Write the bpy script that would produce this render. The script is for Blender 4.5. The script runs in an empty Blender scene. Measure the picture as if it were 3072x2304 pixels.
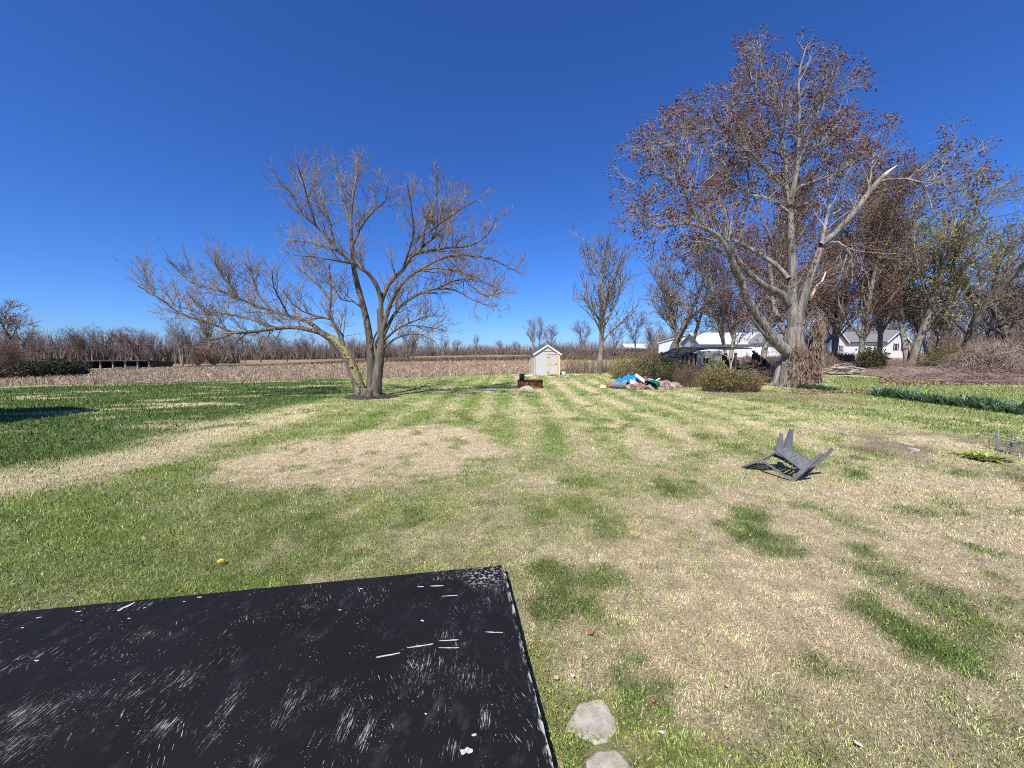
import bpy, math, random
import numpy as np
from mathutils import Vector, Matrix

# ------------------------------------------------------------------ camera, sky, sun, exposure
SC = bpy.context.scene
COL = SC.collection
FPX = 1109.0                      # focal length in pixels of a 3072 wide frame (13 mm equivalent)
PITCH = math.atan(100.0 / 1109.0)
CAM_H = 2.15

cam_data = bpy.data.cameras.new('camera')
cam_data.sensor_width = 36.0
cam_data.lens = FPX / 3072.0 * 36.0
cam_data.clip_start = 0.05
cam_data.clip_end = 3000.0
cam = bpy.data.objects.new('camera', cam_data)
cam.location = (0, 0, CAM_H)
cam.rotation_euler = (math.pi / 2 - PITCH, 0, 0)
COL.objects.link(cam)
SC.camera = cam

SUN_EL = math.radians(51.0)
SHADOW_AZ = math.radians(24.0)    # shadows fall this far to the right of straight ahead
sun_to = Vector((math.sin(SHADOW_AZ) * math.cos(SUN_EL), math.cos(SHADOW_AZ) * math.cos(SUN_EL), -math.sin(SUN_EL)))

world = bpy.data.worlds.new('World')
SC.world = world
world.use_nodes = True
wn = world.node_tree
for n in list(wn.nodes):
    wn.nodes.remove(n)
w_out = wn.nodes.new('ShaderNodeOutputWorld')
w_bg = wn.nodes.new('ShaderNodeBackground')
w_sky = wn.nodes.new('ShaderNodeTexSky')
w_sky.sky_type = 'NISHITA'
w_sky.sun_disc = False
w_sky.sun_elevation = SUN_EL
w_sky.sun_rotation = math.pi + SHADOW_AZ
w_sky.altitude = 200.0
w_sky.air_density = 0.95
w_sky.dust_density = 0.3
w_sky.ozone_density = 8.5
w_hsv = wn.nodes.new('ShaderNodeHueSaturation')
w_hsv.inputs['Saturation'].default_value = 1.06
w_hsv.inputs['Value'].default_value = 1.0
w_bg.inputs['Strength'].default_value = 0.112
wn.links.new(w_sky.outputs[0], w_hsv.inputs['Color'])
w_mul = wn.nodes.new('ShaderNodeMix')      # deep clear spring blue
w_mul.data_type = 'RGBA'
w_mul.blend_type = 'MULTIPLY'
w_mul.inputs['Factor'].default_value = 1.0
w_mul.inputs['B'].default_value = (0.45, 0.645, 1.0, 1)
wn.links.new(w_hsv.outputs[0], w_mul.inputs['A'])
wn.links.new(w_mul.outputs['Result'], w_bg.inputs['Color'])
wn.links.new(w_bg.outputs[0], w_out.inputs['Surface'])

sun_data = bpy.data.lights.new('sun', 'SUN')
sun_data.energy = 5.0
sun_data.angle = math.radians(0.53)
sun_data.color = (1.0, 0.955, 0.88)
sun = bpy.data.objects.new('sun', sun_data)
sun.rotation_euler = sun_to.to_track_quat('-Z', 'Y').to_euler()
sun.location = (-20, -40, 50)
COL.objects.link(sun)

SC.view_settings.view_transform = 'Standard'
SC.view_settings.look = 'None'
SC.view_settings.exposure = 0.5
SC.view_settings.gamma = 1.0
SC.view_settings.use_curve_mapping = False
SC.cycles.use_denoising = False
SC.cycles.filter_width = 1.0
SC.cycles.sample_clamp_indirect = 4.0
SC.cycles.max_bounces = 5
SC.cycles.transparent_max_bounces = 6

# ------------------------------------------------------------------ helpers
R = math.radians


def smooth01(t):
    t = np.clip(t, 0, 1)
    return t * t * (3 - 2 * t)


def terrain(x, y):
    """Height of the land: nearly level, dropping gently to the west (left)."""
    x = np.asarray(x, float)
    y = np.asarray(y, float)
    a = np.clip(-x - 12.0, 0, None)
    drop = 1.7 * (1 - np.exp(-(a / 60.0) ** 1.3))
    und = 0.03 * np.sin(x * 0.31 + 0.5) * np.sin(y * 0.23 + 1.0) * smooth01((np.hypot(x, y) - 5) / 6.0)
    rise = 1.15 * smooth01((y - 33) / 25.0) * smooth01((x - 16) / 22.0) * smooth01((240 - y) / 100.0)
    return -drop + und + rise


def tz(x, y):
    return float(terrain(x, y))


def ray(u, v):
    a = (u - 1536) / FPX
    b = -(v - 1152) / FPX
    c, s = math.cos(PITCH), math.sin(PITCH)
    return Vector((a, c + b * s, -s + b * c))


def G(u, v, z=None):
    """The spot on the ground (or at height z) seen along photo direction (u, v)."""
    d = ray(u, v)
    zz = 0.0 if z is None else z
    p = None
    for _ in range(12):
        t = (zz - CAM_H) / d.z
        p = Vector((0, 0, CAM_H)) + d * t
        if z is not None:
            break
        zz = tz(p.x, p.y)
    return p


def D(u, v, y):
    """The point at depth y seen along photo direction (u, v)."""
    d = ray(u, v)
    return Vector((0, 0, CAM_H)) + d * (y / d.y)


_hash_tabs = {}


def vnoise(x, y, seed=0):
    if seed not in _hash_tabs:
        _hash_tabs[seed] = np.random.RandomState(1000 + seed).rand(256, 256)
    tab = _hash_tabs[seed]
    xi = np.floor(x).astype(int)
    yi = np.floor(y).astype(int)
    fx = x - xi
    fy = y - yi
    fx = fx * fx * (3 - 2 * fx)
    fy = fy * fy * (3 - 2 * fy)
    x0, x1, y0, y1 = xi & 255, (xi + 1) & 255, yi & 255, (yi + 1) & 255
    return (tab[x0, y0] * (1 - fx) + tab[x1, y0] * fx) * (1 - fy) + (tab[x0, y1] * (1 - fx) + tab[x1, y1] * fx) * fy


def fbm(x, y, scale, octaves=4, seed=0):
    x = np.asarray(x, float) / scale
    y = np.asarray(y, float) / scale
    s, a, tot = 0, 1.0, 0
    for o in range(octaves):
        s = s + a * vnoise(x + 13.7 * o, y + 7.1 * o, seed + o)
        tot += a
        a *= 0.5
        x, y = x * 2.03, y * 2.03
    return s / tot


def tag(o, label=None, cat=None, group=None, kind=None):
    if label:
        o['label'] = label
    if cat:
        o['category'] = cat
    if group:
        o['group'] = group
    if kind:
        o['kind'] = kind
    return o


def empty(name, loc=(0, 0, 0), rz=0.0, parent=None):
    o = bpy.data.objects.new(name, None)
    o.empty_display_size = 0.2
    o.location = loc
    o.rotation_euler = (0, 0, rz)
    o.parent = parent
    COL.objects.link(o)
    return o


def link(name, me, parent=None, loc=None):
    o = bpy.data.objects.new(name, me)
    o.parent = parent
    if loc is not None:
        o.location = loc
    COL.objects.link(o)
    return o


def copy_tree(o, parent=None):
    c = o.copy()
    c.parent = parent
    COL.objects.link(c)
    for ch in o.children:
        copy_tree(ch, c)
    return c


def np_mesh(name, V, F, mat=None, smooth=False, col=None):
    """Mesh from numpy arrays; F is (n, k) or a list of such arrays."""
    Fs = F if isinstance(F, (list, tuple)) else [F]
    Fs = [np.asarray(f, np.int32) for f in Fs if len(f)]
    V = np.asarray(V, np.float32)
    me = bpy.data.meshes.new(name)
    me.vertices.add(len(V))
    me.vertices.foreach_set('co', V.ravel())
    loops = np.concatenate([f.ravel() for f in Fs])
    counts = np.concatenate([np.full(len(f), f.shape[1], np.int32) for f in Fs])
    starts = np.concatenate([[0], np.cumsum(counts)[:-1]]).astype(np.int32)
    me.loops.add(len(loops))
    me.loops.foreach_set('vertex_index', loops)
    me.polygons.add(len(counts))
    me.polygons.foreach_set('loop_start', starts)
    me.update(calc_edges=True)
    if smooth:
        me.polygons.foreach_set('use_smooth', np.ones(len(counts), bool))
    if col is not None:
        at = me.color_attributes.new('Col', 'FLOAT_COLOR', 'POINT')
        c = np.ones((len(V), 4), np.float32)
        c[:, :3] = col
        at.data.foreach_set('color', c.ravel())
    if mat:
        me.materials.append(mat)
    return me


class MB:
    """Collects simple shapes for one mesh."""

    def __init__(self):
        self.v = []
        self.f = []

    def add(self, vs, fs):
        n = len(self.v)
        self.v += [tuple(p) for p in vs]
        self.f += [tuple(i + n for i in q) for q in fs]
        return self

    def box(self, c, s, rot=None, jit=0.0, rng=None):
        m = Matrix.Identity(3) if rot is None else rot
        vs = []
        for i in (-1, 1):
            for j in (-1, 1):
                for k in (-1, 1):
                    p = Vector((i * s[0] / 2, j * s[1] / 2, k * s[2] / 2))
                    if jit and rng:
                        p += Vector([rng.uniform(-jit, jit) for _ in range(3)])
                    vs.append(Vector(c) + m @ p)
        return self.add(vs, [(0, 1, 3, 2), (4, 6, 7, 5), (0, 4, 5, 1), (2, 3, 7, 6), (0, 2, 6, 4), (1, 5, 7, 3)])

    def bar(self, a, b, w, h, up=(0, 0, 1)):
        a, b = Vector(a), Vector(b)
        d = (b - a).normalized()
        s = d.cross(Vector(up))
        if s.length < 1e-4:
            s = d.cross(Vector((1, 0, 0)))
        s.normalize()
        t = s.cross(d)
        vs = []
        for p in (a, b):
            for (i, k) in ((-1, -1), (1, -1), (1, 1), (-1, 1)):
                vs.append(p + s * (i * w / 2) + t * (k * h / 2))
        return self.add(vs, [(3, 2, 1, 0), (4, 5, 6, 7), (0, 1, 5, 4), (1, 2, 6, 5), (2, 3, 7, 6), (3, 0, 4, 7)])

    def tube(self, pts, rads, n=8, cap=True):
        V, Fq = tube_arrays([(pts, rads)], n)
        base = len(self.v)
        self.add(V.tolist(), [tuple(q) for f in Fq for q in f.tolist()])
        if cap:
            k = len(pts)
            self.f.append(tuple(base + i for i in reversed(range(n))))
            self.f.append(tuple(base + (k - 1) * n + i for i in range(n)))
        return self

    def poly_prism(self, pts, ex):
        """Extrude a polygon of 3D points along vector ex."""
        n = len(pts)
        ex = Vector(ex)
        vs = [Vector(p) for p in pts] + [Vector(p) + ex for p in pts]
        fs = [tuple(reversed(range(n))), tuple(range(n, 2 * n))]
        for i in range(n):
            j = (i + 1) % n
            fs.append((i, j, j + n, i + n))
        return self.add(vs, fs)

    def build(self, name, mat, parent=None, loc=None, smooth=False, bevel=0.0):
        me = bpy.data.meshes.new(name)
        me.from_pydata([tuple(p) for p in self.v], [], self.f)
        me.update()
        if smooth:
            me.polygons.foreach_set('use_smooth', np.ones(len(me.polygons), bool))
        if mat:
            me.materials.append(mat)
        o = link(name, me, parent, loc)
        if bevel:
            b = o.modifiers.new('bevel', 'BEVEL')
            b.width = bevel
            b.segments = 2
            b.limit_method = 'ANGLE'
        return o


def tube_arrays(tubes, n):
    """Vectorised tubes. tubes: list of (points, radii). Returns V, [faces]."""
    groups = {}
    for t in tubes:
        groups.setdefault(len(t[0]), []).append(t)
    Vs, Fs, off = [], [], 0
    ang = np.arange(n) * 2 * math.pi / n
    ca, sa = np.cos(ang), np.sin(ang)
    for k, ts in groups.items():
        Pn = np.array([t[0] for t in ts], float).reshape(len(ts), k, 3)
        Rn = np.array([t[1] for t in ts], float)
        T = np.gradient(Pn, axis=1)
        T /= np.linalg.norm(T, axis=2, keepdims=True) + 1e-9
        mean = T.mean(axis=1)
        ref = np.where(np.abs(mean[:, 2:3]) > 0.8, np.array([[1.0, 0, 0]]), np.array([[0, 0, 1.0]]))
        A = np.cross(T, ref[:, None, :])
        A /= np.linalg.norm(A, axis=2, keepdims=True) + 1e-9
        B = np.cross(T, A)
        ring = Pn[:, :, None, :] + Rn[:, :, None, None] * (A[:, :, None, :] * ca[None, None, :, None] + B[:, :, None, :] * sa[None, None, :, None])
        Vs.append(ring.reshape(-1, 3))
        m = len(ts)
        base = off + (np.arange(m)[:, None, None] * k + np.arange(k - 1)[None, :, None]) * n
        i = np.arange(n)[None, None, :]
        j = (i + 1) % n
        q = np.stack([base + i, base + j, base + j + n, base + i + n], axis=-1).reshape(-1, 4)
        Fs.append(q)
        off += m * k * n
    return np.concatenate(Vs), [np.concatenate(Fs)]


# ------------------------------------------------------------------ materials
def new_mat(name):
    m = bpy.data.materials.new(name)
    m.use_nodes = True
    nt = m.node_tree
    b = nt.nodes['Principled BSDF']
    return m, nt, b


def N(nt, kind, **kw):
    n = nt.nodes.new(kind)
    for k, v in kw.items():
        if k.startswith('i_'):
            n.inputs[k[2:].replace('_', ' ')].default_value = v
        else:
            setattr(n, k, v)
    return n


def rough_mat(name, c1, c2, scale=4.0, rough=0.8, bump=0.3, bump_scale=30.0, stretch=(1, 1, 1), metal=0.0, detail=6.0, coords='Object', lo=0.35, hi=0.65, spec=0.3, bdist=0.01):
    m, nt, b = new_mat(name)
    tc = N(nt, 'ShaderNodeTexCoord')
    mp = N(nt, 'ShaderNodeMapping')
    mp.inputs['Scale'].default_value = stretch
    nt.links.new(tc.outputs[coords], mp.inputs['Vector'])
    no = N(nt, 'ShaderNodeTexNoise', i_Scale=scale, i_Detail=detail, i_Roughness=0.62)
    nt.links.new(mp.outputs[0], no.inputs['Vector'])
    cr = N(nt, 'ShaderNodeValToRGB')
    cr.color_ramp.elements[0].position = lo
    cr.color_ramp.elements[1].position = hi
    cr.color_ramp.elements[0].color = (*c1, 1)
    cr.color_ramp.elements[1].color = (*c2, 1)
    nt.links.new(no.outputs['Fac'], cr.inputs['Fac'])
    nt.links.new(cr.outputs[0], b.inputs['Base Color'])
    b.inputs['Roughness'].default_value = rough
    b.inputs['Metallic'].default_value = metal
    b.inputs['Specular IOR Level'].default_value = spec
    if bump:
        n2 = N(nt, 'ShaderNodeTexNoise', i_Scale=bump_scale, i_Detail=5.0)
        nt.links.new(mp.outputs[0], n2.inputs['Vector'])
        bp = N(nt, 'ShaderNodeBump', i_Strength=bump, i_Distance=bdist)
        nt.links.new(n2.outputs['Fac'], bp.inputs['Height'])
        nt.links.new(bp.outputs[0], b.inputs['Normal'])
    return m


def attr_mat(name, rough=0.75, trans=0.25, spec=0.2, fine=0.0, fine_scale=60.0):
    """Leaf or blade material: colour per piece from the mesh, light passing through."""
    m, nt, b = new_mat(name)
    at = N(nt, 'ShaderNodeVertexColor', layer_name='Col')
    src = at.outputs['Color']
    nt.links.new(src, b.inputs['Base Color'])
    b.inputs['Roughness'].default_value = rough
    b.inputs['Specular IOR Level'].default_value = spec
    if trans:
        tr = N(nt, 'ShaderNodeBsdfTranslucent')
        nt.links.new(src, tr.inputs['Color'])
        mx = N(nt, 'ShaderNodeMixShader')
        mx.inputs[0].default_value = trans
        nt.links.new(b.outputs[0], mx.inputs[1])
        nt.links.new(tr.outputs[0], mx.inputs[2])
        nt.links.new(mx.outputs[0], nt.nodes['Material Output'].inputs['Surface'])
    return m
# ------------------------------------------------------------------ the lawn: what grows where
def poly_world(px):
    return np.array([[q.x, q.y] for q in (G(u, v) for u, v in px)])


def poly_sdf(poly, X, Y):
    """Signed distance, positive inside."""
    d2 = np.full(X.shape, 1e9)
    ins = np.zeros(X.shape, bool)
    n = len(poly)
    for i in range(n):
        ax, ay = poly[i]
        bx, by = poly[(i + 1) % n]
        ex, ey = bx - ax, by - ay
        wx, wy = X - ax, Y - ay
        t = np.clip((wx * ex + wy * ey) / (ex * ex + ey * ey + 1e-9), 0, 1)
        d2 = np.minimum(d2, (wx - ex * t) ** 2 + (wy - ey * t) ** 2)
        c = ((ay > Y) != (by > Y)) & (X < (bx - ax) * (Y - ay) / (by - ay + 1e-12) + ax)
        ins ^= c
    d = np.sqrt(d2)
    return np.where(ins, d, -d)


K = 3072 / 2212.0


def pk(*pts):
    return poly_world([(u * K, v * K) for u, v in pts])


# world grid for the masks
GX0, GX1, GY0, GY1, GS = -60.0, 46.0, -2.0, 44.0, 0.1
gx = np.arange(GX0, GX1, GS)
gy = np.arange(GY0, GY1, GS)
GXX, GYY = np.meshgrid(gx, gy)


def lawn_masks(X, Y):
    """straw 0..1, dirt 0..1, lush 0..1 (deep green), lime 0..1 (yellow green)"""
    dist = np.hypot(X, Y)
    wob = (fbm(X, Y, 1.6, 4, 3) - 0.5) * 1.5
    wobs = (fbm(X * 0.8, Y * 1.25, 0.42, 4, 9) - 0.5) * 1.15
    base = 0.40 + 0.16 * np.clip(X / 4.0, -1, 1) + (fbm(X, Y, 3.2, 4, 21) - 0.5) * 0.75
    base += (fbm(X, Y, 0.55, 4, 31) - 0.5) * 1.0

    def zone(poly, soft, w=1.0):
        s = poly_sdf(poly, X, Y)
        sc = np.clip(soft, 0.05, None)
        return smooth01((s + (wob * 0.55 + wobs) * w) / sc * 0.5 + 0.5)

    # far lawn: paler with stripes left by the mower, running away from the house
    far = smooth01((Y - 7.5) / 6.0)
    phase = X + 0.035 * Y * 0 + (fbm(X, Y, 6, 2, 41) - 0.5) * 0.5
    stripe = 0.5 + 0.5 * np.sin(phase * 2 * math.pi / 1.35)
    strip_area = smooth01((X + 5.5) / 1.5) * smooth01((10.5 - X) / 3.0) * smooth01((Y - 6.0) / 2.0)
    base = base * (1 - 0.35 * far) + far * 0.14
    base += strip_area * (stripe - 0.5) * 0.5
    # slanting stripes to the left of the pale patch
    ph2 = (X * 0.50 + Y * 0.87)
    st2 = 0.5 + 0.5 * np.sin(ph2 * 2 * math.pi / 1.5)
    base += smooth01((-X - 2.0) / 2.0) * smooth01((9.5 - Y) / 3.0) * (st2 - 0.5) * 0.25
    lush = np.zeros_like(X)
    straw = base
    # deep green half to the west
    z = zone(pk((-700, 850), (0, 838), (560, 818), (757, 818), (742, 858), (600, 880), (470, 912), (330, 958), (140, 1000), (0, 1018), (-900, 1100)), 0.9)
    lush = np.maximum(lush, z)
    streak = smooth01((fbm(X * 0.35, Y * 1.6, 1.1, 3, 51) - 0.60) / 0.08)
    straw = straw * (1 - z) + z * (0.03 + 0.10 * (fbm(X, Y, 2.5, 3, 55) - 0.3) + 0.75 * streak * smooth01((Y - 8) / 4))
    # long tan band in front of it
    z = zone(pk((-900, 1110), (0, 1022), (140, 1002), (330, 962), (470, 915), (600, 884), (690, 872), (660, 905), (560, 935), (430, 985), (250, 1030), (0, 1075), (-900, 1220)), 0.7)
    straw = straw * (1 - z) + z * (0.86 + 0.4 * (fbm(X, Y, 0.9, 3, 61) - 0.5))
    lush *= (1 - z)
    # green ground between band and landing
    z = zone(pk((-900, 1240), (0, 1085), (250, 1038), (430, 990), (540, 955), (610, 960), (520, 985), (440, 1030), (560, 1085), (900, 1075), (880, 1150), (760, 1180), (620, 1270), (0, 1330), (-900, 1500)), 0.8)
    straw = straw * (1 - z) + z * (straw * 0.45 + 0.02)
    lush = np.maximum(lush, z * 0.22 * smooth01((fbm(X, Y, 1.3, 3, 141) - 0.3) / 0.3))
    # the big bare tan patch
    z = zone(pk((425, 1003), (540, 972), (640, 950), (760, 935), (900, 922), (1020, 920), (1060, 940), (1085, 975), (1060, 1008), (960, 1038), (800, 1052), (640, 1055), (520, 1062), (440, 1035)), 0.45)
    straw = straw * (1 - z) + z * (1.05 + 0.55 * (fbm(X, Y, 0.7, 3, 71) - 0.5) - 0.75 * smooth01((fbm(X, Y, 0.42, 3, 73) - 0.63) / 0.07))
    bare = z.copy()
    lush *= (1 - z)
    # right hand side: straw carpet with green islands
    z = zone(pk((1120, 1180), (1330, 1110), (1480, 1060), (1700, 1030), (1900, 1000), (2400, 1010), (2900, 1900), (1200, 1900), (1190, 1500), (1130, 1300)), 0.9)
    straw = straw * (1 - z) + z * (0.98 + 0.8 * (fbm(X, Y, 0.9, 4, 81) - 0.5))
    for pl, amt in (
            (((1515, 1105), (1600, 1092), (1680, 1110), (1730, 1140), (1765, 1185), (1690, 1195), (1600, 1170), (1545, 1150)), 0.95),
            (((1380, 1020), (1440, 1005), (1500, 1010), (1530, 1040), (1515, 1085), (1450, 1085), (1395, 1060)), 0.85),
            (((1800, 1000), (1850, 985), (1895, 1010), (1885, 1040), (1820, 1035)), 0.9),
            (((1930, 1100), (2000, 1085), (2070, 1105), (2050, 1120), (1960, 1118)), 0.9),
            (((1860, 1230), (1960, 1225), (2050, 1270), (2110, 1310), (2080, 1330), (1960, 1290)), 0.75),
            (((1840, 1352), (1900, 1345), (1985, 1365), (2060, 1395), (2130, 1440), (2212, 1440), (2260, 1475), (2100, 1478), (2020, 1430), (1930, 1400)), 0.95),
            (((1880, 1310), (2000, 1320), (2140, 1360), (2240, 1400), (2120, 1385), (1960, 1340)), 0.7),
            (((1758, 1405), (1800, 1402), (1812, 1425), (1775, 1428)), 0.9),
            (((1690, 1215), (1780, 1218), (1785, 1245), (1720, 1245)), 0.8),
            (((1970, 1460), (2030, 1465), (2060, 1500), (2010, 1505)), 0.85),
            (((2040, 1640), (2120, 1640), (2130, 1700), (2060, 1700)), 0.8),
            (((1590, 865), (1900, 905), (2230, 985), (2230, 935), (1900, 885), (1640, 852)), 0.6),
            (((1500, 935), (1640, 930), (1680, 985), (1620, 1005), (1480, 985)), 0.5),
            (((1040, 1085), (1180, 1060), (1330, 1085), (1330, 1150), (1220, 1170), (1080, 1130)), 0.55)):
        s = poly_sdf(pk(*pl), X, Y)
        z = smooth01((s * 0.8 - 0.10 + wob * 0.22 + wobs * 1.0) / 0.10 * 0.5 + 0.5) * amt
        z = z * (0.25 + 0.75 * smooth01((fbm(X, Y, 0.30, 4, 151) - 0.40) / 0.12))
        straw = straw * (1 - z) + z * 0.06
        lush = np.maximum(lush * (1 - z), z * 0.9)
    # scattered green tufts in the straw and straw tufts in the green
    tuf = smooth01((fbm(X, Y, 0.42, 4, 111) - 0.60) / 0.05) * smooth01((fbm(X, Y, 2.6, 3, 117) - 0.38) / 0.2) * (1 - 0.75 * bare)
    straw = straw * (1 - 0.8 * tuf)
    lush = np.maximum(lush, 0.6 * tuf)
    tuf = smooth01((fbm(X, Y, 0.36, 4, 121) - 0.60) / 0.05) * smooth01((fbm(X, Y, 2.2, 3, 127) - 0.42) / 0.2)
    straw = straw + (0.85 - straw) * 0.7 * tuf * (1 - 0.8 * smooth01((-X - 7) / 3))
    # green runs either side of the flower bed
    z = zone(pk((1780, 845), (1900, 870), (2220, 925), (2500, 985), (2500, 900), (2212, 840), (1800, 815)), 0.8)
    straw = straw * (1 - z) + z * 0.22
    lush = np.maximum(lush, z * 0.35)
    # dull worn soil by the wire fence
    z = zone(pk((1780, 945), (1900, 925), (2050, 935), (2260, 960), (2400, 1060), (2230, 1060), (2080, 1025), (1960, 985), (1840, 975)), 0.8)
    dirt = z * smooth01((fbm(X, Y, 0.8, 4, 91) - 0.33) / 0.25)
    z2 = zone(pk((1510, 838), (1750, 848), (1900, 868), (1880, 880), (1700, 866), (1520, 855)), 0.5)
    dirt = np.maximum(dirt, z2 * 0.8)
    # lime green weeds near the landing and stones
    lime = smooth01((fbm(X, Y, 0.9, 4, 101) - 0.54) / 0.14) * smooth01((7.0 - dist) / 3.0)
    z = zone(pk((1110, 1290), (1180, 1330), (1230, 1480), (1330, 1570), (1560, 1560), (1640, 1640), (1600, 1760), (1180, 1760), (1150, 1500)), 0.35)
    straw = straw * (1 - z) + z * (straw * 0.25 + 0.05)
    lime = np.maximum(lime, z * 0.8)
    lime = lime * (1 - 0.85 * np.clip(lush, 0, 1))
    return np.clip(straw, 0, 1), np.clip(dirt, 0, 1), np.clip(lush, 0, 1), np.clip(lime, 0, 1), bare


M_STRAW, M_DIRT, M_LUSH, M_LIME, M_BARE = lawn_masks(GXX, GYY)


def sample(M, x, y):
    fx = np.clip((np.asarray(x) - GX0) / GS, 0, len(gx) - 1.001)
    fy = np.clip((np.asarray(y) - GY0) / GS, 0, len(gy) - 1.001)
    xi, yi = fx.astype(int), fy.astype(int)
    ax, ay = fx - xi, fy - yi
    return (M[yi, xi] * (1 - ax) + M[yi, xi + 1] * ax) * (1 - ay) + (M[yi + 1, xi] * (1 - ax) + M[yi + 1, xi + 1] * ax) * ay


C_STRAW = np.array([0.82, 0.675, 0.435])
C_STRAW2 = np.array([0.46, 0.355, 0.20])
C_GREEN = np.array([0.25, 0.325, 0.08])
C_LUSH = np.array([0.105, 0.172, 0.040])
C_LIME = np.array([0.285, 0.345, 0.060])
C_DIRT = np.array([0.185, 0.130, 0.085])


def lawn_color(x, y, rnd, rnd2):
    """Colour of one blade at (x, y)."""
    st = sample(M_STRAW, x, y)[:, None]
    di = sample(M_DIRT, x, y)[:, None]
    lu = sample(M_LUSH, x, y)[:, None]
    li = sample(M_LIME, x, y)[:, None]
    g = C_GREEN * (1 - lu) + C_LUSH * lu
    g = g * (1 - li * 0.7) + C_LIME * li * 0.7
    g = g * (0.3 + 1.45 * rnd2[:, None] ** 1.3)
    s = C_STRAW * (1 - 0.9 * rnd2[:, None]) + C_STRAW2 * 0.9 * rnd2[:, None]
    s = s * (0.62 + 0.62 * rs.rand(len(rnd))[:, None])
    s = s * (1 - 0.45 * di) + C_DIRT * 0.45 * di
    pick = (rnd[:, None] < (st * 0.92 + 0.04)).astype(float)
    shade = 0.45 + 0.95 * fbm(x, y, 0.14, 4, 131)[:, None]
    return (s * pick + g * (1 - pick)) * (0.1 + 0.9 * shade) * 1.14


# ------------------------------------------------------------------ ground sheets
land_mat = rough_mat('far_land', (0.20, 0.145, 0.095), (0.33, 0.255, 0.17), scale=0.25, rough=0.95, bump=0.5, bump_scale=1.5, bdist=0.2)


def sheet(name, xs, ys, zoff, mat, keep=None):
    X, Y = np.meshgrid(xs, ys)
    V = np.stack([X, Y, terrain(X, Y) + zoff], -1).reshape(-1, 3)
    nx, ny = len(xs), len(ys)
    i = np.arange(ny - 1)[:, None] * nx + np.arange(nx - 1)[None, :]
    Fq = np.stack([i, i + 1, i + nx + 1, i + nx], -1).reshape(-1, 4)
    if keep is not None:
        c = V[Fq].mean(axis=1)
        Fq = Fq[keep(c[:, 0], c[:, 1])]
    me = np_mesh(name, V, Fq, mat, smooth=True)
    return link(name, me), V


far_axis = np.concatenate([-np.geomspace(2500, 20, 40), np.linspace(-19, 19, 14), np.geomspace(20, 2500, 40)])
o, _ = sheet('ground', far_axis, far_axis + 0, -0.14, land_mat)
tag(o, kind='structure')

# edge between lawn and corn field, in world coordinates (west to east)
EDGE = np.array([[q.x, q.y] for q in (G(-900, 1215), G(-300, 1182), G(0, 1161), G(400, 1152), G(800, 1143), G(1100, 1135), G(1400, 1129), G(1590, 1121), G(1830, 1117), G(2060, 1112))])
EDGE = np.vstack([EDGE, [[40, 36.0], [90, 36.0]]])


def edge_y(x):
    return np.interp(x, EDGE[:, 0], EDGE[:, 1])


def grow_axis(a0, a1, s0, rate):
    out = [a0]
    while out[-1] < a1:
        out.append(out[-1] + s0 + rate * abs(out[-1]))
    return out


ya = np.array(grow_axis(-2.0, 62.0, 0.06, 0.018))
xr = np.array(grow_axis(0.0, 80.0, 0.06, 0.020))
xa = np.concatenate([-xr[:0:-1], xr])

lawn_mat, nt, b = new_mat('lawn_soil_and_thatch')
at = N(nt, 'ShaderNodeVertexColor', layer_name='Col')
tc = N(nt, 'ShaderNodeTexCoord')
n1 = N(nt, 'ShaderNodeTexNoise', i_Scale=38.0, i_Detail=6.0, i_Roughness=0.75)
n2 = N(nt, 'ShaderNodeTexNoise', i_Scale=7.0, i_Detail=6.0, i_Roughness=0.7)
nt.links.new(tc.outputs['Object'], n1.inputs['Vector'])
nt.links.new(tc.outputs['Object'], n2.inputs['Vector'])
ad = N(nt, 'ShaderNodeMath', operation='ADD')
nt.links.new(n1.outputs['Fac'], ad.inputs[0])
nt.links.new(n2.outputs['Fac'], ad.inputs[1])
mr = N(nt, 'ShaderNodeMapRange')
mr.inputs['From Min'].default_value = 0.7
mr.inputs['From Max'].default_value = 1.3
mr.inputs['To Min'].default_value = 0.5
mr.inputs['To Max'].default_value = 1.35
nt.links.new(ad.outputs[0], mr.inputs['Value'])
mul = N(nt, 'ShaderNodeVectorMath', operation='SCALE')
nt.links.new(at.outputs['Color'], mul.inputs[0])
nt.links.new(mr.outputs[0], mul.inputs['Scale'])
nt.links.new(mul.outputs[0], b.inputs['Base Color'])
b.inputs['Roughness'].default_value = 0.95
b.inputs['Specular IOR Level'].default_value = 0.1
bp = N(nt, 'ShaderNodeBump', i_Strength=0.9, i_Distance=0.05)
nt.links.new(n1.outputs['Fac'], bp.inputs['Height'])
nt.links.new(bp.outputs[0], b.inputs['Normal'])

lawn, LV = sheet('lawn', xa, ya, 0.0, lawn_mat, keep=lambda x, y: y < edge_y(x) + 0.4)
x, y = LV[:, 0].astype(float), LV[:, 1].astype(float)
st = sample(M_STRAW, x, y)[:, None]
di = sample(M_DIRT, x, y)[:, None]
lu = sample(M_LUSH, x, y)[:, None]
li = sample(M_LIME, x, y)[:, None]
g = (C_GREEN * (1 - lu) + C_LUSH * lu) * (1 - 0.7 * li) + C_LIME * 0.7 * li
s = C_STRAW * 0.94
col = s * st + g * 0.95 * (1 - st)
col = col * (1 - 0.75 * di) + C_DIRT * 0.75 * di
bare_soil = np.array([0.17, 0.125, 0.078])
shade_soil_w = (0.45 * (1 - smooth01((np.hypot(x, y) - 3.0) / 14.0)))[:, None]
col = col * (1 - 0.30 * shade_soil_w / 0.45) * (1 - 0.25 * shade_soil_w) + bare_soil * 0.25 * shade_soil_w  # near ground darkened for shade between the blades, plus a little soil colour
at = lawn.data.color_attributes.new('Col', 'FLOAT_COLOR', 'POINT')
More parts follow.
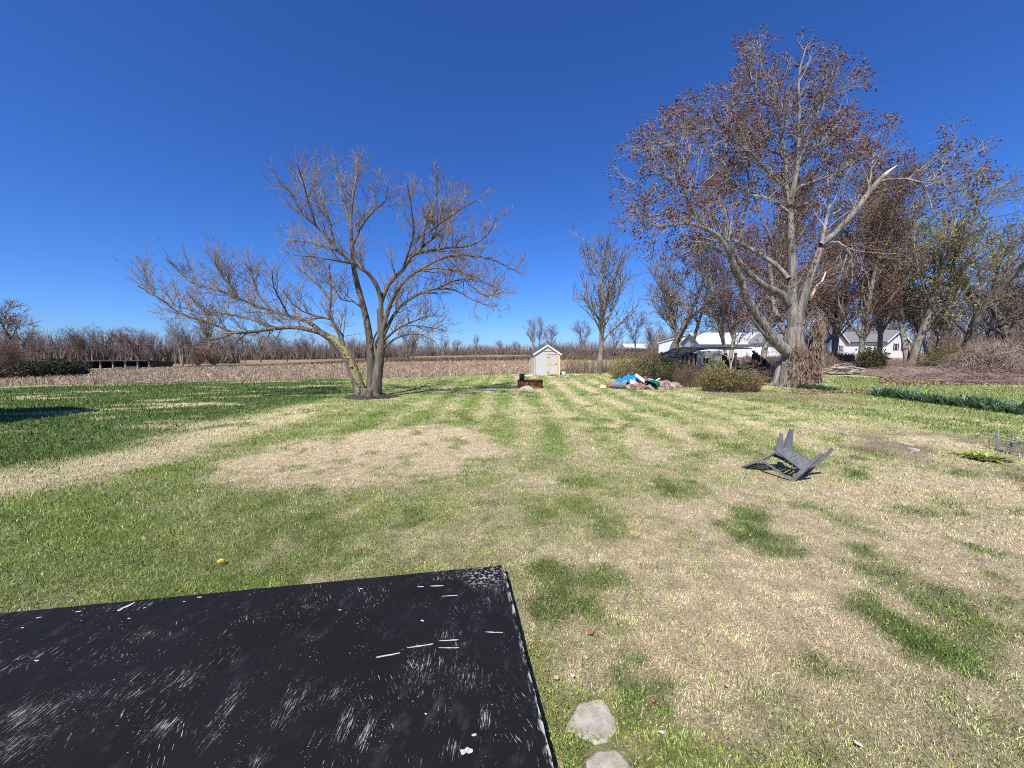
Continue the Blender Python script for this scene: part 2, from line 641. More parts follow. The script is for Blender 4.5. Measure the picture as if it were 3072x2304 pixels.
c4 = np.ones((len(LV), 4), np.float32)
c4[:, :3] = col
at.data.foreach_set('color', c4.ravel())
tag(lawn, kind='structure')

# ------------------------------------------------------------------ the black landing (placed early: grass keeps clear of it)
ST_Z = 0.12
st_c = G(1510, 1695, ST_Z)
st_l = G(0, 1840, ST_Z)
st_r = G(1660, 2304, ST_Z)
e_left = Vector((st_l.x - st_c.x, st_l.y - st_c.y, 0)).normalized()
e_back = Vector((-e_left.y, e_left.x, 0))
if e_back.y > 0:
    e_back = -e_back
STONES = [G(1775, 2162), G(1822, 2292)]

# ------------------------------------------------------------------ grass blades
def blades(n_try, dens0, r_full, r_max, rng, seg):
    pass


rs = np.random.RandomState(5)


def scatter_wedge(r0, r1, dens_fn, half_angle=1.12):
    """Random points in front of the house between two radii."""
    pts = []
    r = r0
    while r < r1:
        rn = min(r1, r * 1.12 + 0.05)
        area = half_angle * (rn * rn - r * r)
        n = int(area * dens_fn(0.5 * (r + rn)))
        rad = np.sqrt(rs.rand(n) * (rn * rn - r * r) + r * r)
        th = (rs.rand(n) * 2 - 1) * half_angle
        pts.append(np.stack([rad * np.sin(th), rad * np.cos(th)], -1))
        r = rn
    return np.concatenate(pts)


def on_landing(x, y):
    dx, dy = x - st_c.x, y - st_c.y
    a = dx * e_left.x + dy * e_left.y
    bb = dx * e_back.x + dy * e_back.y
    return (a > -0.02) & (bb > -0.02)


TREE_A = G(1112, 1192)
def keep_grass(p):
    x, y = p[:, 0], p[:, 1]
    k = (y < edge_y(x) - 0.15) & ~on_landing(x, y)
    for sidx, q in enumerate(STONES):
        k &= ((x - q.x) / 0.125) ** 2 + ((y - q.y) / 0.105) ** 2 > 0.65 + 0.5 * rs.rand(len(x))
    k &= ((x - TREE_A.x) / 1.15) ** 2 + ((y - TREE_A.y - 0.1) / 0.85) ** 2 > rs.rand(len(x)) * 0.5 + 0.6
    di = sample(M_DIRT, x, y)
    k &= rs.rand(len(x)) > di * 0.65
    return p[k]


def blade_mesh(name, P2, length, width, bend, segs, mat, flat=0.5, lean_dir=None):
    n = len(P2)
    x, y = P2[:, 0], P2[:, 1]
    z = terrain(x, y)
    az = rs.rand(n) * 2 * math.pi
    st = sample(M_STRAW, x, y)
    rnd, rnd2 = rs.rand(n), rs.rand(n)
    col = lawn_color(x, y, rnd, rnd2)
    isstraw = (col[:, 0] > col[:, 1]).astype(float)
    lu = sample(M_LUSH, x, y)
    L = length * (0.55 + 0.9 * rs.rand(n)) * (1 + 0.35 * lu * (1 - isstraw)) * (1 - 0.25 * isstraw)
    W = width * (0.7 + 0.6 * rs.rand(n))
    tilt = np.clip(0.40 + 0.5 * isstraw + 0.45 * rs.randn(n), 0.05, 1.4)
    clump = fbm(x, y, 0.25, 2, 7) * 6.28 * 2
    use = rs.rand(n) < 0.55
    az = np.where(use, clump + 0.5 * rs.randn(n), az)
    dx, dy = np.cos(az), np.sin(az)
    side = az + math.pi / 2 + 0.7 * rs.randn(n)
    sx, sy = np.cos(side), np.sin(side)
    root = np.stack([x, y, z - 0.004], -1)
    sv = np.stack([sx, sy, np.zeros(n)], -1) * (W / 2)[:, None]

    def at_t(t):
        h = np.cos(tilt * (0.6 + 0.4 * t)) * t
        o = np.sin(tilt * (0.6 + 0.6 * t)) * t
        return root + np.stack([dx * o * L, dy * o * L, np.maximum(h, 0.05 * t) * L], -1)

    if segs == 1:
        V = np.stack([root - sv, root + sv, at_t(1.0)], 1).reshape(-1, 3)
        F = np.arange(3 * n).reshape(n, 3)
        c = np.repeat(col, 3, axis=0)
        me = np_mesh(name, V, F, mat, col=c)
    else:
        m = at_t(0.55)
        V = np.stack([root - sv, root + sv, m + sv * 0.8, m - sv * 0.8, at_t(1.0)], 1).reshape(-1, 3)
        k = np.arange(n)[:, None] * 5
        F4 = k + np.array([[0, 1, 2, 3]])
        F3 = k + np.array([[3, 2, 4]])
        c = np.repeat(col, 5, axis=0)
        me = np_mesh(name, V, [F4, F3], mat, col=c)
    return me


blade_mat = attr_mat('grass_blade', rough=0.6, trans=0.22, spec=0.25)
near = keep_grass(scatter_wedge(1.2, 4.6, lambda r: 12000 if r < 3.0 else 12000 * (3.0 / r) ** 1.3))
o = link('turf_grass', blade_mesh('turf_grass', near, 0.031, 0.0040, 0, 2, blade_mat))
tag(o, 'short mixed green and straw coloured turf around the landing', 'grass', kind='stuff')
far = keep_grass(scatter_wedge(4.6, 42.0, lambda r: 5700 * (4.6 / r) ** 2.0))
rr = np.hypot(far[:, 0], far[:, 1])
o = link('lawn_grass', blade_mesh('lawn_grass', far, 0.036 * (rr / 4.6) ** 0.5, 0.0059 * (rr / 4.6) ** 0.85, 0, 1, blade_mat))
tag(o, 'mown patchy turf of the open back yard', 'grass', kind='stuff')
# broad leaved lawn weeds near the landing
wl = keep_grass(scatter_wedge(1.2, 6.0, lambda r: 1500 * (2.0 / max(r, 2.0)) ** 1.0))
wl = wl[rs.rand(len(wl)) < np.clip(sample(M_LIME, wl[:, 0], wl[:, 1]) * 1.2 + 0.06, 0, 1) * np.clip(1.15 - 1.8 * sample(M_STRAW, wl[:, 0], wl[:, 1]), 0, 1)]
nw = len(wl)
wa, wt = rs.rand(nw) * 6.283, rs.rand(nw) * 0.7
ws = 0.006 + 0.009 * rs.rand(nw)
wc = np.stack([wl[:, 0], wl[:, 1], terrain(wl[:, 0], wl[:, 1]) + 0.012 + 0.014 * rs.rand(nw)], -1)
wu = np.stack([np.cos(wa) * np.cos(wt), np.sin(wa) * np.cos(wt), np.sin(wt)], -1) * ws[:, None]
wv = np.stack([-np.sin(wa), np.cos(wa), 0.3 * rs.randn(nw)], -1) * (ws * 0.6)[:, None]
Vw = np.stack([wc - wu, wc + wv, wc + wu, wc - wv], 1).reshape(-1, 3)
tw = rs.rand(nw)[:, None]
cw = np.array([0.16, 0.27, 0.05]) * (1 - tw) + np.array([0.28, 0.36, 0.085]) * tw
o = link('lawn_weeds', np_mesh('lawn_weeds', Vw, np.arange(4 * nw).reshape(nw, 4), blade_mat, col=np.repeat(cw, 4, axis=0)))
tag(o, 'small broad leaved weeds growing in the turf by the landing', 'weeds', kind='stuff')
# ------------------------------------------------------------------ corn field, weeds strip
field_mat = rough_mat('field_soil', (0.15, 0.105, 0.072), (0.30, 0.225, 0.155), scale=1.6, rough=0.95, bump=0.8, bump_scale=6.0, bdist=0.08)
stub_mat = attr_mat('stubble', rough=0.85, trans=0.1, spec=0.1)
# far edge of the corn (west to east)
FEDGE = np.array([[q.x, q.y] for q in (G(-300, 1146), G(0, 1131), G(246, 1119), G(506, 1106), G(800, 1101), G(1000, 1094), G(1300, 1088), G(1590, 1083))])
FEDGE = np.vstack([FEDGE, [[30, 74.0], [80, 76.0]]])


def fedge_y(x):
    return np.interp(x, FEDGE[:, 0], FEDGE[:, 1])


fx = np.linspace(-110, 26, 120)
fy = np.linspace(15, 80, 70)
o, _ = sheet('corn_field', fx, fy, -0.05, field_mat, keep=lambda x, y: (y > edge_y(x) - 1.2) & (y < fedge_y(x) + 1.5))
tag(o, kind='structure')

rf = np.random.RandomState(77)
# rows run roughly east-west, 0.76 m apart; cut stalks and husks lying between them
n = 300000
X = rf.uniform(-100, 24, n)
row = rf.randint(0, 90, n)
Y = 14 + row * 0.76 + X * -0.05 + rf.randn(n) * 0.14
ok = (Y > edge_y(X) + 0.25) & (Y < fedge_y(X)) & (np.abs(X) < 1.55 * Y + 4)
keepp = rf.rand(n) < np.clip(26.0 / Y, 0.25, 1.0)
X, Y = X[ok & keepp], Y[ok & keepp]
n = len(X)
far_ = np.clip(Y / 26.0, 1, 2.4)
Z = terrain(X, Y) - 0.04
H_ = rf.uniform(0.20, 0.50, n) * (0.8 + 0.4 * rf.rand(n))
lay = rf.rand(n) < 0.28
az = rf.rand(n) * 6.283
lean = np.where(lay, rf.uniform(0.9, 1.5, n), np.abs(rf.randn(n)) * 0.28)
dx, dy, dz = np.sin(lean) * np.cos(az), np.sin(lean) * np.sin(az), np.cos(lean)
W = rf.uniform(0.014, 0.034, n) * far_ ** 0.5 * np.where(lay, 1.3, 1.0)
root = np.stack([X, Y, Z + np.where(lay, rf.uniform(0.03, 0.2, n), 0)], -1)
tip = root + np.stack([dx, dy, dz], -1) * (H_ * np.where(lay, 1.5, 1.0))[:, None]
sa = rf.rand(n) * 6.283
sv = np.stack([np.cos(sa), np.sin(sa), 0.4 * rf.randn(n)], -1) * (W / 2)[:, None]
V = np.stack([root - sv, root + sv, tip + sv * 0.8, tip - sv * 0.8], 1).reshape(-1, 3)
F = np.arange(4 * n).reshape(n, 4)
t = rf.rand(n)[:, None]
c = np.array([0.29, 0.218, 0.145]) * (1 - t) + np.array([0.57, 0.465, 0.335]) * t
dk = rf.rand(n) < 0.12
c[dk] = np.array([0.16, 0.11, 0.075])
pk_ = (rf.rand(n) < 0.14)
c[pk_] = np.array([0.44, 0.33, 0.23])
o = link('corn_stubble', np_mesh('corn_stubble', V, F, stub_mat, col=np.repeat(c, 4, axis=0)))
tag(o, 'tan cut corn stalks covering the field behind the yard', 'stubble', kind='stuff')


def weed_mass(name, label, P2, h, w, cols, mat, seed, spread=0.25, zoff=0.0, cat='weeds', lean_x=0.0, par=None, kind='stuff', base=0.0):
    """Upright dry stems, each a thin three sided blade, as one mass."""
    r_ = np.random.RandomState(seed)
    n = len(P2)
    x, y = P2[:, 0], P2[:, 1]
    z = terrain(x, y) + zoff + base * r_.rand(n)
    H_ = h * (0.45 + 0.75 * r_.rand(n)) if np.isscalar(h) else h * (0.5 + 0.6 * r_.rand(n))
    a = r_.rand(n) * 6.283
    l = np.abs(r_.randn(n)) * spread
    root = np.stack([x, y, z], -1)
    tip = root + np.stack([np.cos(a) * l * H_ + lean_x * H_, np.sin(a) * l * H_, H_], -1)
    mid = root * 0.5 + tip * 0.5 + np.stack([r_.randn(n) * 0.08 * H_, r_.randn(n) * 0.08 * H_, 0.06 * H_], -1)
    s_ = r_.rand(n) * 6.283
    sv = np.stack([np.cos(s_), np.sin(s_), 0 * s_], -1) * (w * (0.6 + 0.8 * r_.rand(n)) / 2)[:, None]
    V = np.stack([root - sv, root + sv, mid + sv, mid - sv, tip], 1).reshape(-1, 3)
    k = np.arange(n)[:, None] * 5
    t = r_.rand(n)[:, None]
    c = np.array(cols[0]) * (1 - t) + np.array(cols[1]) * t
    if len(cols) > 2:
        j = r_.rand(n) < 0.3
        c[j] = np.array(cols[2]) * (0.7 + 0.6 * r_.rand(j.sum())[:, None])
    o = link(name, np_mesh(name, V, [k + np.array([[0, 1, 2, 3]]), k + np.array([[3, 2, 4]])], mat, col=np.repeat(c, 5, axis=0)), par)
    if kind:
        tag(o, label, cat, kind=kind)
    return o


# strip of tall brown weeds along the far side of the corn
n = 19000
X = rf.uniform(-75, 40, n)
Y = fedge_y(X) + 0.3 + rf.rand(n) * 5.0
ok = (X > -62 + 0 * X)
P2 = np.stack([X, Y], -1)[ok]
hh = 0.55 + 0.75 * smooth01((P2[:, 0] + 45) / 25.0)
hh *= 0.6 + 0.55 * fbm(P2[:, 0], P2[:, 1], 3.0, 3, 5)
weed_mass('weed_strip', 'long strip of tall brown dead weeds beyond the corn field', P2, hh, 0.07, ((0.12, 0.075, 0.048), (0.25, 0.165, 0.10), (0.20, 0.15, 0.065)), stub_mat, 3)
# dry grass at the foot of the open shed
n = 5000
X = rf.uniform(-95, -40, n)
Y = fedge_y(X) + rf.rand(n) * 28
weed_mass('dry_meadow', 'pale dry grass beside the low open pole shed', np.stack([X, Y], -1), 0.22, 0.12, ((0.32, 0.28, 0.12), (0.46, 0.40, 0.20)), stub_mat, 4, 0.6)
# ------------------------------------------------------------------ trees
bark_grey = rough_mat('bark_grey', (0.17, 0.145, 0.115), (0.36, 0.32, 0.265), scale=5.0, rough=0.95, bump=0.9, bump_scale=22.0, stretch=(1, 1, 0.25), bdist=0.03)
bark_dark = rough_mat('bark_dark', (0.075, 0.062, 0.05), (0.19, 0.16, 0.13), scale=5.0, rough=0.95, bump=0.9, bump_scale=22.0, stretch=(1, 1, 0.25), bdist=0.03)
bark_pale = rough_mat('bark_pale', (0.30, 0.265, 0.22), (0.50, 0.46, 0.40), scale=4.0, rough=0.9, bump=0.7, bump_scale=18.0, stretch=(1, 1, 0.3), bdist=0.02)
wood_raw = rough_mat('broken_wood', (0.50, 0.38, 0.26), (0.72, 0.60, 0.46), scale=9.0, rough=0.85, bump=0.5, bump_scale=30.0, stretch=(1, 1, 0.15))
twig_tan = rough_mat('twig_tan', (0.13, 0.098, 0.072), (0.32, 0.25, 0.19), scale=1.2, rough=0.9, bump=0)
twig_grey = rough_mat('twig_grey', (0.15, 0.122, 0.105), (0.29, 0.245, 0.21), scale=1.0, rough=0.9, bump=0)
twig_brown = rough_mat('twig_brown', (0.115, 0.075, 0.058), (0.24, 0.165, 0.125), scale=1.0, rough=0.9, bump=0)
leaf_attr = attr_mat('leaf', rough=0.6, trans=0.3, spec=0.25)
bud_attr = attr_mat('bud', rough=0.7, trans=0.1, spec=0.2)


def vnorm(d):
    l = math.sqrt(d[0] * d[0] + d[1] * d[1] + d[2] * d[2]) or 1.0
    return (d[0] / l, d[1] / l, d[2] / l)


def perp_dir(d, ang, rng, flat=1.0, toward=None):
    """A direction leaving d at angle ang."""
    for _ in range(6):
        q = (rng.gauss(0, 1), rng.gauss(0, 1), rng.gauss(0, 1) * flat)
        dot = q[0] * d[0] + q[1] * d[1] + q[2] * d[2]
        q = (q[0] - dot * d[0], q[1] - dot * d[1], q[2] - dot * d[2])
        if abs(q[0]) + abs(q[1]) + abs(q[2]) > 0.2:
            break
    q = vnorm(q)
    c, s = math.cos(ang), math.sin(ang)
    return (d[0] * c + q[0] * s, d[1] * c + q[1] * s, d[2] * c + q[2] * s)


class Grow:
    def __init__(self, seed, cfg):
        self.rng = random.Random(seed)
        self.c = cfg
        self.tubes = {}
        self.tips = []

    def put(self, lev, pts, rad):
        self.tubes.setdefault(lev, []).append((pts, rad))

    def branch(self, p, d, L, r, lev, rtip=None):
        c, rng = self.c, self.rng
        n = c['nseg'][lev]
        wig, up = c['wig'][lev], c['up'][lev]
        step = L / n
        d = vnorm(d)
        pts, rad = [tuple(p)], [r]
        re = r * c['taper'] if rtip is None else rtip
        re = max(re, c['rmin'] * 0.7)
        for i in range(n):
            d = vnorm((d[0] + rng.gauss(0, wig), d[1] + rng.gauss(0, wig), d[2] + rng.gauss(0, wig) + up))
            p = (p[0] + d[0] * step, p[1] + d[1] * step, p[2] + d[2] * step)
            pts.append(p)
            rad.append(r + (re - r) * (i + 1) / n)
        self.put(lev, pts, rad)
        self.kids(pts, rad, L, lev)
        if lev >= c['tip_lev']:
            self.tips.append((pts[-1], d))
            if rng.random() < 0.5:
                self.tips.append((pts[len(pts) // 2], d))

    def kids(self, pts, rad, L, lev, t0=None, count=None, lmul=1.0):
        c, rng = self.c, self.rng
        if lev >= c['maxlev']:
            return
        dens = c['dens'][lev]
        k = int(L * dens * rng.uniform(0.8, 1.2) + rng.random()) if count is None else count
        n = len(pts) - 1
        t0 = c['t0'][lev] if t0 is None else t0
        for _ in range(k):
            t = t0 + (1 - t0) * rng.random()
            f = t * n
            i = min(int(f), n - 1)
            a = f - i
            q = tuple(pts[i][j] + (pts[i + 1][j] - pts[i][j]) * a for j in range(3))
            d = vnorm(tuple(pts[i + 1][j] - pts[i][j] for j in range(3)))
            rr = rad[i] + (rad[i + 1] - rad[i]) * a
            ang = c['ang'][lev] * rng.uniform(0.65, 1.3)
            nd = perp_dir(d, ang, rng, c.get('flat', 1.0))
            ub = c['kidup'][lev]
            nd = (nd[0], nd[1], nd[2] + ub)
            Lc = min(c['len'][lev] * rng.uniform(0.5, 1.25), 0.75 * L + 0.25) * (1.15 - c.get('tipcut', 0.55) * t) * lmul
            rc = max(c['rmin'], min(rr * c['rratio'], Lc * c['rlen']))
            self.branch(q, nd, Lc, rc, lev + 1)


def tree_parts(root, g, mats, thick_levs, sides=(9, 6, 4, 3, 3), crown_name='crown'):
    """trunk (thick tubes) and crown (fine ones) under root."""
    Vs, Fs, off = [], [], 0
    for lev in sorted(g.tubes):
        if lev in thick_levs:
            V, F = tube_arrays(g.tubes[lev], sides[min(lev, len(sides) - 1)])
            Vs.append(V)
            Fs.append(F[0] + off)
            off += len(V)
    if Vs:
        link('trunk', np_mesh('trunk', np.concatenate(Vs), np.concatenate(Fs), mats[0], smooth=True), root)
    Vs, Fs, off = [], [], 0
    for lev in sorted(g.tubes):
        if lev not in thick_levs:
            V, F = tube_arrays(g.tubes[lev], sides[min(lev, len(sides) - 1)])
            Vs.append(V)
            Fs.append(F[0] + off)
            off += len(V)
    if Vs:
        link(crown_name, np_mesh(crown_name, np.concatenate(Vs), np.concatenate(Fs), mats[1]), root)


def blob_cloud(pts, size, rs_, cols, droop=0.3, flat=False, tetra=False):
    """Small leafy or bud shaped pieces (octahedra, or crossed leaf quads when flat)."""
    pts = np.asarray(pts, float)
    n = len(pts)
    s = size * (0.55 + 0.9 * rs_.rand(n))
    if flat:
        a = rs_.randn(n, 3)
        a /= np.linalg.norm(a, axis=1, keepdims=True)
        b = rs_.randn(n, 3)
        b -= (a * b).sum(1, keepdims=True) * a
        b /= np.linalg.norm(b, axis=1, keepdims=True)
        a = a * s[:, None]
        b = b * (s * 0.45)[:, None]
        V = np.stack([pts - a * 0.1, pts + a * 0.5 + b, pts + a * 1.1, pts + a * 0.5 - b], 1).reshape(-1, 3)
        F = np.arange(4 * n).reshape(n, 4)
        rep = 4
    else:
        if tetra:
            d4 = rs_.randn(n, 4, 3) * np.array([.30, .30, .42]) + np.array([[.35, 0, .3], [-.35, .1, .3], [0, -.35, -.2], [0.05, .3, -.45]])[None]
            c = pts - np.array([0, 0, 1.0]) * (s * droop)[:, None]
            V = (c[:, None, :] + d4 * s[:, None, None]).reshape(-1, 3)
            F = (np.arange(n)[:, None, None] * 4 + np.array([[0, 1, 2], [0, 3, 1], [1, 3, 2], [2, 3, 0]])[None]).reshape(-1, 3)
            t = rs_.rand(n)[:, None]
            col = np.repeat(np.array(cols[0]) * (1 - t) + np.array(cols[1]) * t, 4, axis=0)
            return V, F, col
        q = rs_.randn(n, 3, 3) * 0.35 + np.eye(3)[None]
        ax = q * s[:, None, None] * np.array([0.42, 0.42, 0.75])[None, :, None]
        c = pts - np.array([0, 0, 1.0]) * (s * droop)[:, None]
        V = np.stack([c + ax[:, 0], c - ax[:, 0], c + ax[:, 1], c - ax[:, 1], c + ax[:, 2], c - ax[:, 2]], 1).reshape(-1, 3)
        f = np.array([[0, 2, 4], [2, 1, 4], [1, 3, 4], [3, 0, 4], [2, 0, 5], [1, 2, 5], [3, 1, 5], [0, 3, 5]])
        F = (np.arange(n)[:, None, None] * 6 + f[None]).reshape(-1, 3)
        rep = 6
    t = rs_.rand(n)[:, None]
    c1, c2 = np.array(cols[0]), np.array(cols[1])
    col = np.repeat(c1 * (1 - t) + c2 * t, rep, axis=0)
    return V, F, col


def limb_from_px(px, scale, org, y0, y1, width_px=None):
    """Photo polyline (crop coordinates) to a 3D limb; y0 to y1 is the depth run of the limb."""
    n = len(px)
    out = []
    for i, (a, b) in enumerate(px):
        t = i / (n - 1)
        out.append(D(org[0] + a / scale, org[1] + b / scale, y0 + (y1 - y0) * t))
    return out


def resample(pts, rad, step):
    """Smooth (Catmull-Rom) and even out a polyline."""
    P = [Vector(p) for p in pts]
    P = [P[0] * 2 - P[1]] + P + [P[-1] * 2 - P[-2]]
    op, orr = [], []
    for i in range(1, len(P) - 2):
        L = (P[i + 1] - P[i]).length
        k = max(1, int(round(L / step)))
        for j in range(k):
            t = j / k
            a, b_, c_, d_ = P[i - 1], P[i], P[i + 1], P[i + 2]
            q = 0.5 * ((2 * b_) + (c_ - a) * t + (2 * a - 5 * b_ + 4 * c_ - d_) * t * t + (3 * b_ - a - 3 * c_ + d_) * t ** 3)
            op.append(tuple(q))
            orr.append(rad[i - 1] + (rad[i] - rad[i - 1]) * t)
    op.append(tuple(P[-2]))
    orr.append(rad[-1])
    return op, orr


def polylen(pts):
    return sum(math.dist(pts[i], pts[i + 1]) for i in range(len(pts) - 1))


# ---------------------------------------------- the bare shade tree in the middle of the yard
YA = TREE_A.y
SA, OA = 2212 / 1220.0, (380, 430)
PXM = YA / FPX                      # metres per photo pixel at the tree


def LA(px, dy0, dy1, w0, w1, step=0.35):
    p = limb_from_px(px, SA, OA, YA + dy0, YA + dy1)
    n = len(p)
    r = [0.5 * PXM / SA * (w0 + (w1 - w0) * (i / (n - 1)) ** 0.8) for i in range(n)]
    return resample(p, r, step)


cfgA = dict(tipcut=0.8, nseg=[8, 6, 4, 3, 2], wig=[0.05, 0.13, 0.15, 0.16, 0.1], up=[0.02, 0.05, 0.07, 0.06, 0.0], taper=0.30, rmin=0.0072,
            dens=[0, 4.9, 4.9, 3.8, 0], t0=[0.2, 0.12, 0.12, 0.15, 0], ang=[0.7, 0.85, 0.8, 0.75, 0], kidup=[0.1, 0.28, 0.25, 0.15, 0],
            len=[2, 1.65, 0.85, 0.45, 0], rratio=0.5, rlen=0.018, maxlev=4, tip_lev=9)
gA = Grow(11, cfgA)
limbsA = [
    # leaning trunk and its long left limbs
    ([(1272, 1385), (1258, 1320), (1235, 1250), (1203, 1172), (1162, 1112), (1110, 1062), (1062, 1032)], 0.0, -0.2, 62.32, 32.3, 0),
    ([(1062, 1032), (1010, 985), (950, 958), (880, 938), (790, 908), (700, 882), (610, 842), (520, 806), (420, 780), (330, 742), (250, 650)], -0.2, 1.3, 24.32, 5.1, 1),
    ([(1062, 1032), (985, 1012), (900, 1000), (800, 1008), (700, 1022), (590, 1030), (500, 995), (400, 962), (290, 925), (190, 850), (60, 775)], -0.2, -1.6, 28.5, 5, 1),
    ([(590, 1030), (520, 1056), (450, 1075), (400, 1050)], -1.0, -1.6, 11.4, 5, 1),
    ([(800, 1008), (740, 985), (660, 950), (540, 930), (430, 935), (330, 900), (230, 870), (130, 800), (85, 660)], -0.6, 0.6, 13.3, 4, 1),
    ([(610, 842), (560, 770), (500, 700), (480, 640)], 0.6, 0.4, 10.45, 4, 1),
    ([(790, 908), (720, 830), (690, 740), (660, 620), (645, 560)], 0.3, 1.6, 11.4, 4, 1),
    ([(880, 938), (840, 860), (800, 780), (790, 690)], 0.1, -0.9, 11.4, 4, 1),
    ([(1190, 1150), (1160, 1040), (1120, 975), (1100, 930), (1112, 850), (1108, 760), (1100, 660)], -0.1, 0.7, 26.6, 7, 1),
    ([(1112, 958), (1040, 940), (960, 915), (900, 870), (850, 800)], 0.2, -1.0, 12.35, 4, 1),
    ([(1105, 850), (1030, 760), (960, 700), (900, 640)], 0.5, 1.5, 11.4, 4, 1),
    # slim upright trunk
    ([(1325, 1385), (1330, 1260), (1328, 1130), (1312, 1000), (1285, 880), (1255, 770), (1236, 680), (1230, 600)], 0.25, 0.5, 50.16, 22.1, 0),
    ([(1230, 600), (1222, 500), (1220, 400), (1232, 290), (1250, 180), (1250, 60)], 0.5, 0.9, 22.8, 5, 1),
    ([(1228, 560), (1265, 480), (1300, 420), (1350, 360), (1410, 310), (1420, 210)], 0.5, -0.6, 13.3, 4, 1),
    ([(1222, 450), (1190, 360), (1160, 250), (1135, 110)], 0.7, 1.9, 13.3, 4, 1),
    ([(1290, 900), (1230, 860), (1170, 850), (1120, 780), (1040, 740)], 0.4, 1.6, 12.35, 4, 1),
    # thick trunk that carries the right hand side
    ([(1352, 1385), (1362, 1290), (1374, 1180), (1386, 1070), (1384, 980), (1378, 905)], -0.1, -0.1, 61, 35, 0),
    ([(1380, 920), (1383, 850), (1352, 755), (1312, 705), (1235, 655), (1160, 590), (1100, 520), (1030, 450), (960, 385), (905, 290), (830, 205)], -0.1, -1.5, 27.36, 4.25, 1),
    ([(1130, 560), (1115, 470), (1085, 370), (1035, 250), (1015, 90)], -0.8, 0.4, 15.2, 4, 1),
    ([(1030, 450), (990, 330), (960, 210), (925, 110)], -1.1, -2.2, 11.4, 4, 1),
    ([(1160, 590), (1060, 560), (960, 530), (880, 540)], -0.7, 0.6, 12.35, 4, 1),
    ([(1235, 655), (1150, 640), (1040, 620), (920, 610)], -0.5, -2.4, 12.35, 4, 1),
    ([(1383, 860), (1425, 765), (1500, 690), (1545, 622), (1608, 565), (1618, 470), (1660, 370), (1690, 260), (1690, 170)], -0.1, 0.6, 27.36, 4.25, 1),
    ([(1500, 690), (1530, 600), (1560, 480), (1545, 330), (1525, 220)], 0.1, -1.7, 16.15, 4, 1),
    ([(1608, 565), (1700, 480), (1760, 390), (1800, 260)], 0.3, 1.9, 16.15, 4, 1),
    ([(1570, 600), (1650, 585), (1740, 568), (1850, 560), (1960, 500), (2010, 400)], 0.2, -1.0, 18.05, 4, 1),
    ([(1640, 480), (1740, 410), (1830, 350), (1900, 310)], 0.4, -1.3, 12.35, 4, 1),
    ([(1396, 1010), (1425, 900), (1465, 810), (1520, 740), (1590, 692), (1690, 678), (1790, 695), (1900, 730), (2000, 775)], -0.1, -1.4, 25.84, 4.25, 1),
    ([(1590, 692), (1680, 640), (1790, 610), (1900, 615), (2010, 640), (2110, 690), (2140, 640)], -0.6, 1.3, 17.1, 4, 1),
    ([(1690, 678), (1790, 690), (1880, 780), (1960, 830), (2040, 810)], -0.7, -2.7, 13.3, 4, 1),
    ([(1400, 1040), (1450, 940), (1510, 868), (1590, 820), (1690, 790), (1790, 800), (1880, 850), (1980, 890)], -0.1, 0.9, 22.8, 4, 1),
    ([(1690, 790), (1780, 750), (1880, 740), (2000, 780)], 0.4, 2.0, 11.4, 4, 1),
    ([(1395, 1075), (1470, 1010), (1560, 968), (1650, 940), (1720, 940)], -0.1, -1.0, 16.15, 4, 1),
    ([(1400, 1110), (1460, 1062), (1530, 1040), (1600, 1040), (1680, 1080)], -0.1, -1.7, 14.25, 4, 1),
    ([(1480, 1000), (1550, 990), (1640, 1000), (1740, 1020)], -0.4, 0.8, 8.55, 4, 1),
    ([(1360, 1160), (1350, 1090), (1372, 1050)], -0.2, -0.25, 19, 12, 0),
    ([(1330, 1120), (1345, 1060), (1375, 1000)], 0.2, 0.0, 13.3, 9, 0),
]
for px, d0, d1, w0, w1, kind in limbsA:
    pts, rad = LA(px, d0, d1, w0, w1)
    gA.put(0 if w0 > 26 else 1, pts, rad)
    if kind == 1:
        gA.kids(pts, rad, polylen(pts), 1)
# upright water shoots along the low limbs
for px, d0, d1, w0, w1, kind in limbsA[1:6]:
    pts, rad = LA(px, d0, d1, w0, w1)
    for _ in range(34):
        i = gA.rng.randrange(2, len(pts) - 1)
        gA.branch(pts[i], (gA.rng.gauss(-0.12, 0.18), gA.rng.gauss(0, 0.18), 1.0), gA.rng.uniform(0.7, 2.0), 0.011, 3)
tree = empty('bare_shade_tree', (0, 0, 0))
tag(tree, 'bare spreading shade tree with forked trunk and one long low limb in a mulch ring', 'tree')

# trunk material with a yellow green lichen side on the leaning stem
bark_A = rough_mat('bark_shade_tree', (0.055, 0.044, 0.036), (0.21, 0.175, 0.145), scale=6.0, rough=0.95, bump=1.0, bump_scale=24.0, stretch=(1, 1, 0.22), bdist=0.03)
lich_pts, lich_rad = LA(limbsA[0][0], 0.0, -0.2, 82, 38)
tree_parts(tree, gA, (bark_A, twig_tan), (0, 1), sides=(10, 6, 4, 3, 3))
# root flare
mb = MB()
rg = random.Random(4)
for k in range(9):
    a = k * 2 * math.pi / 9 + rg.uniform(-0.2, 0.2)
    c = Vector((TREE_A.x + 0.03, TREE_A.y, 0))
    dv = Vector((math.cos(a), math.sin(a), 0))
    pts, rad = resample([c + dv * 0.25 + Vector((0, 0, 0.42)), c + dv * 0.38 + Vector((0, 0, 0.16)), c + dv * (0.58 + rg.uniform(-.05, .1)) + Vector((0, 0, -0.03))], [0.20, 0.15, 0.06], 0.1)
    mb.tube(pts, rad, 7)
mb.build('root_flare', bark_A, tree, smooth=True)
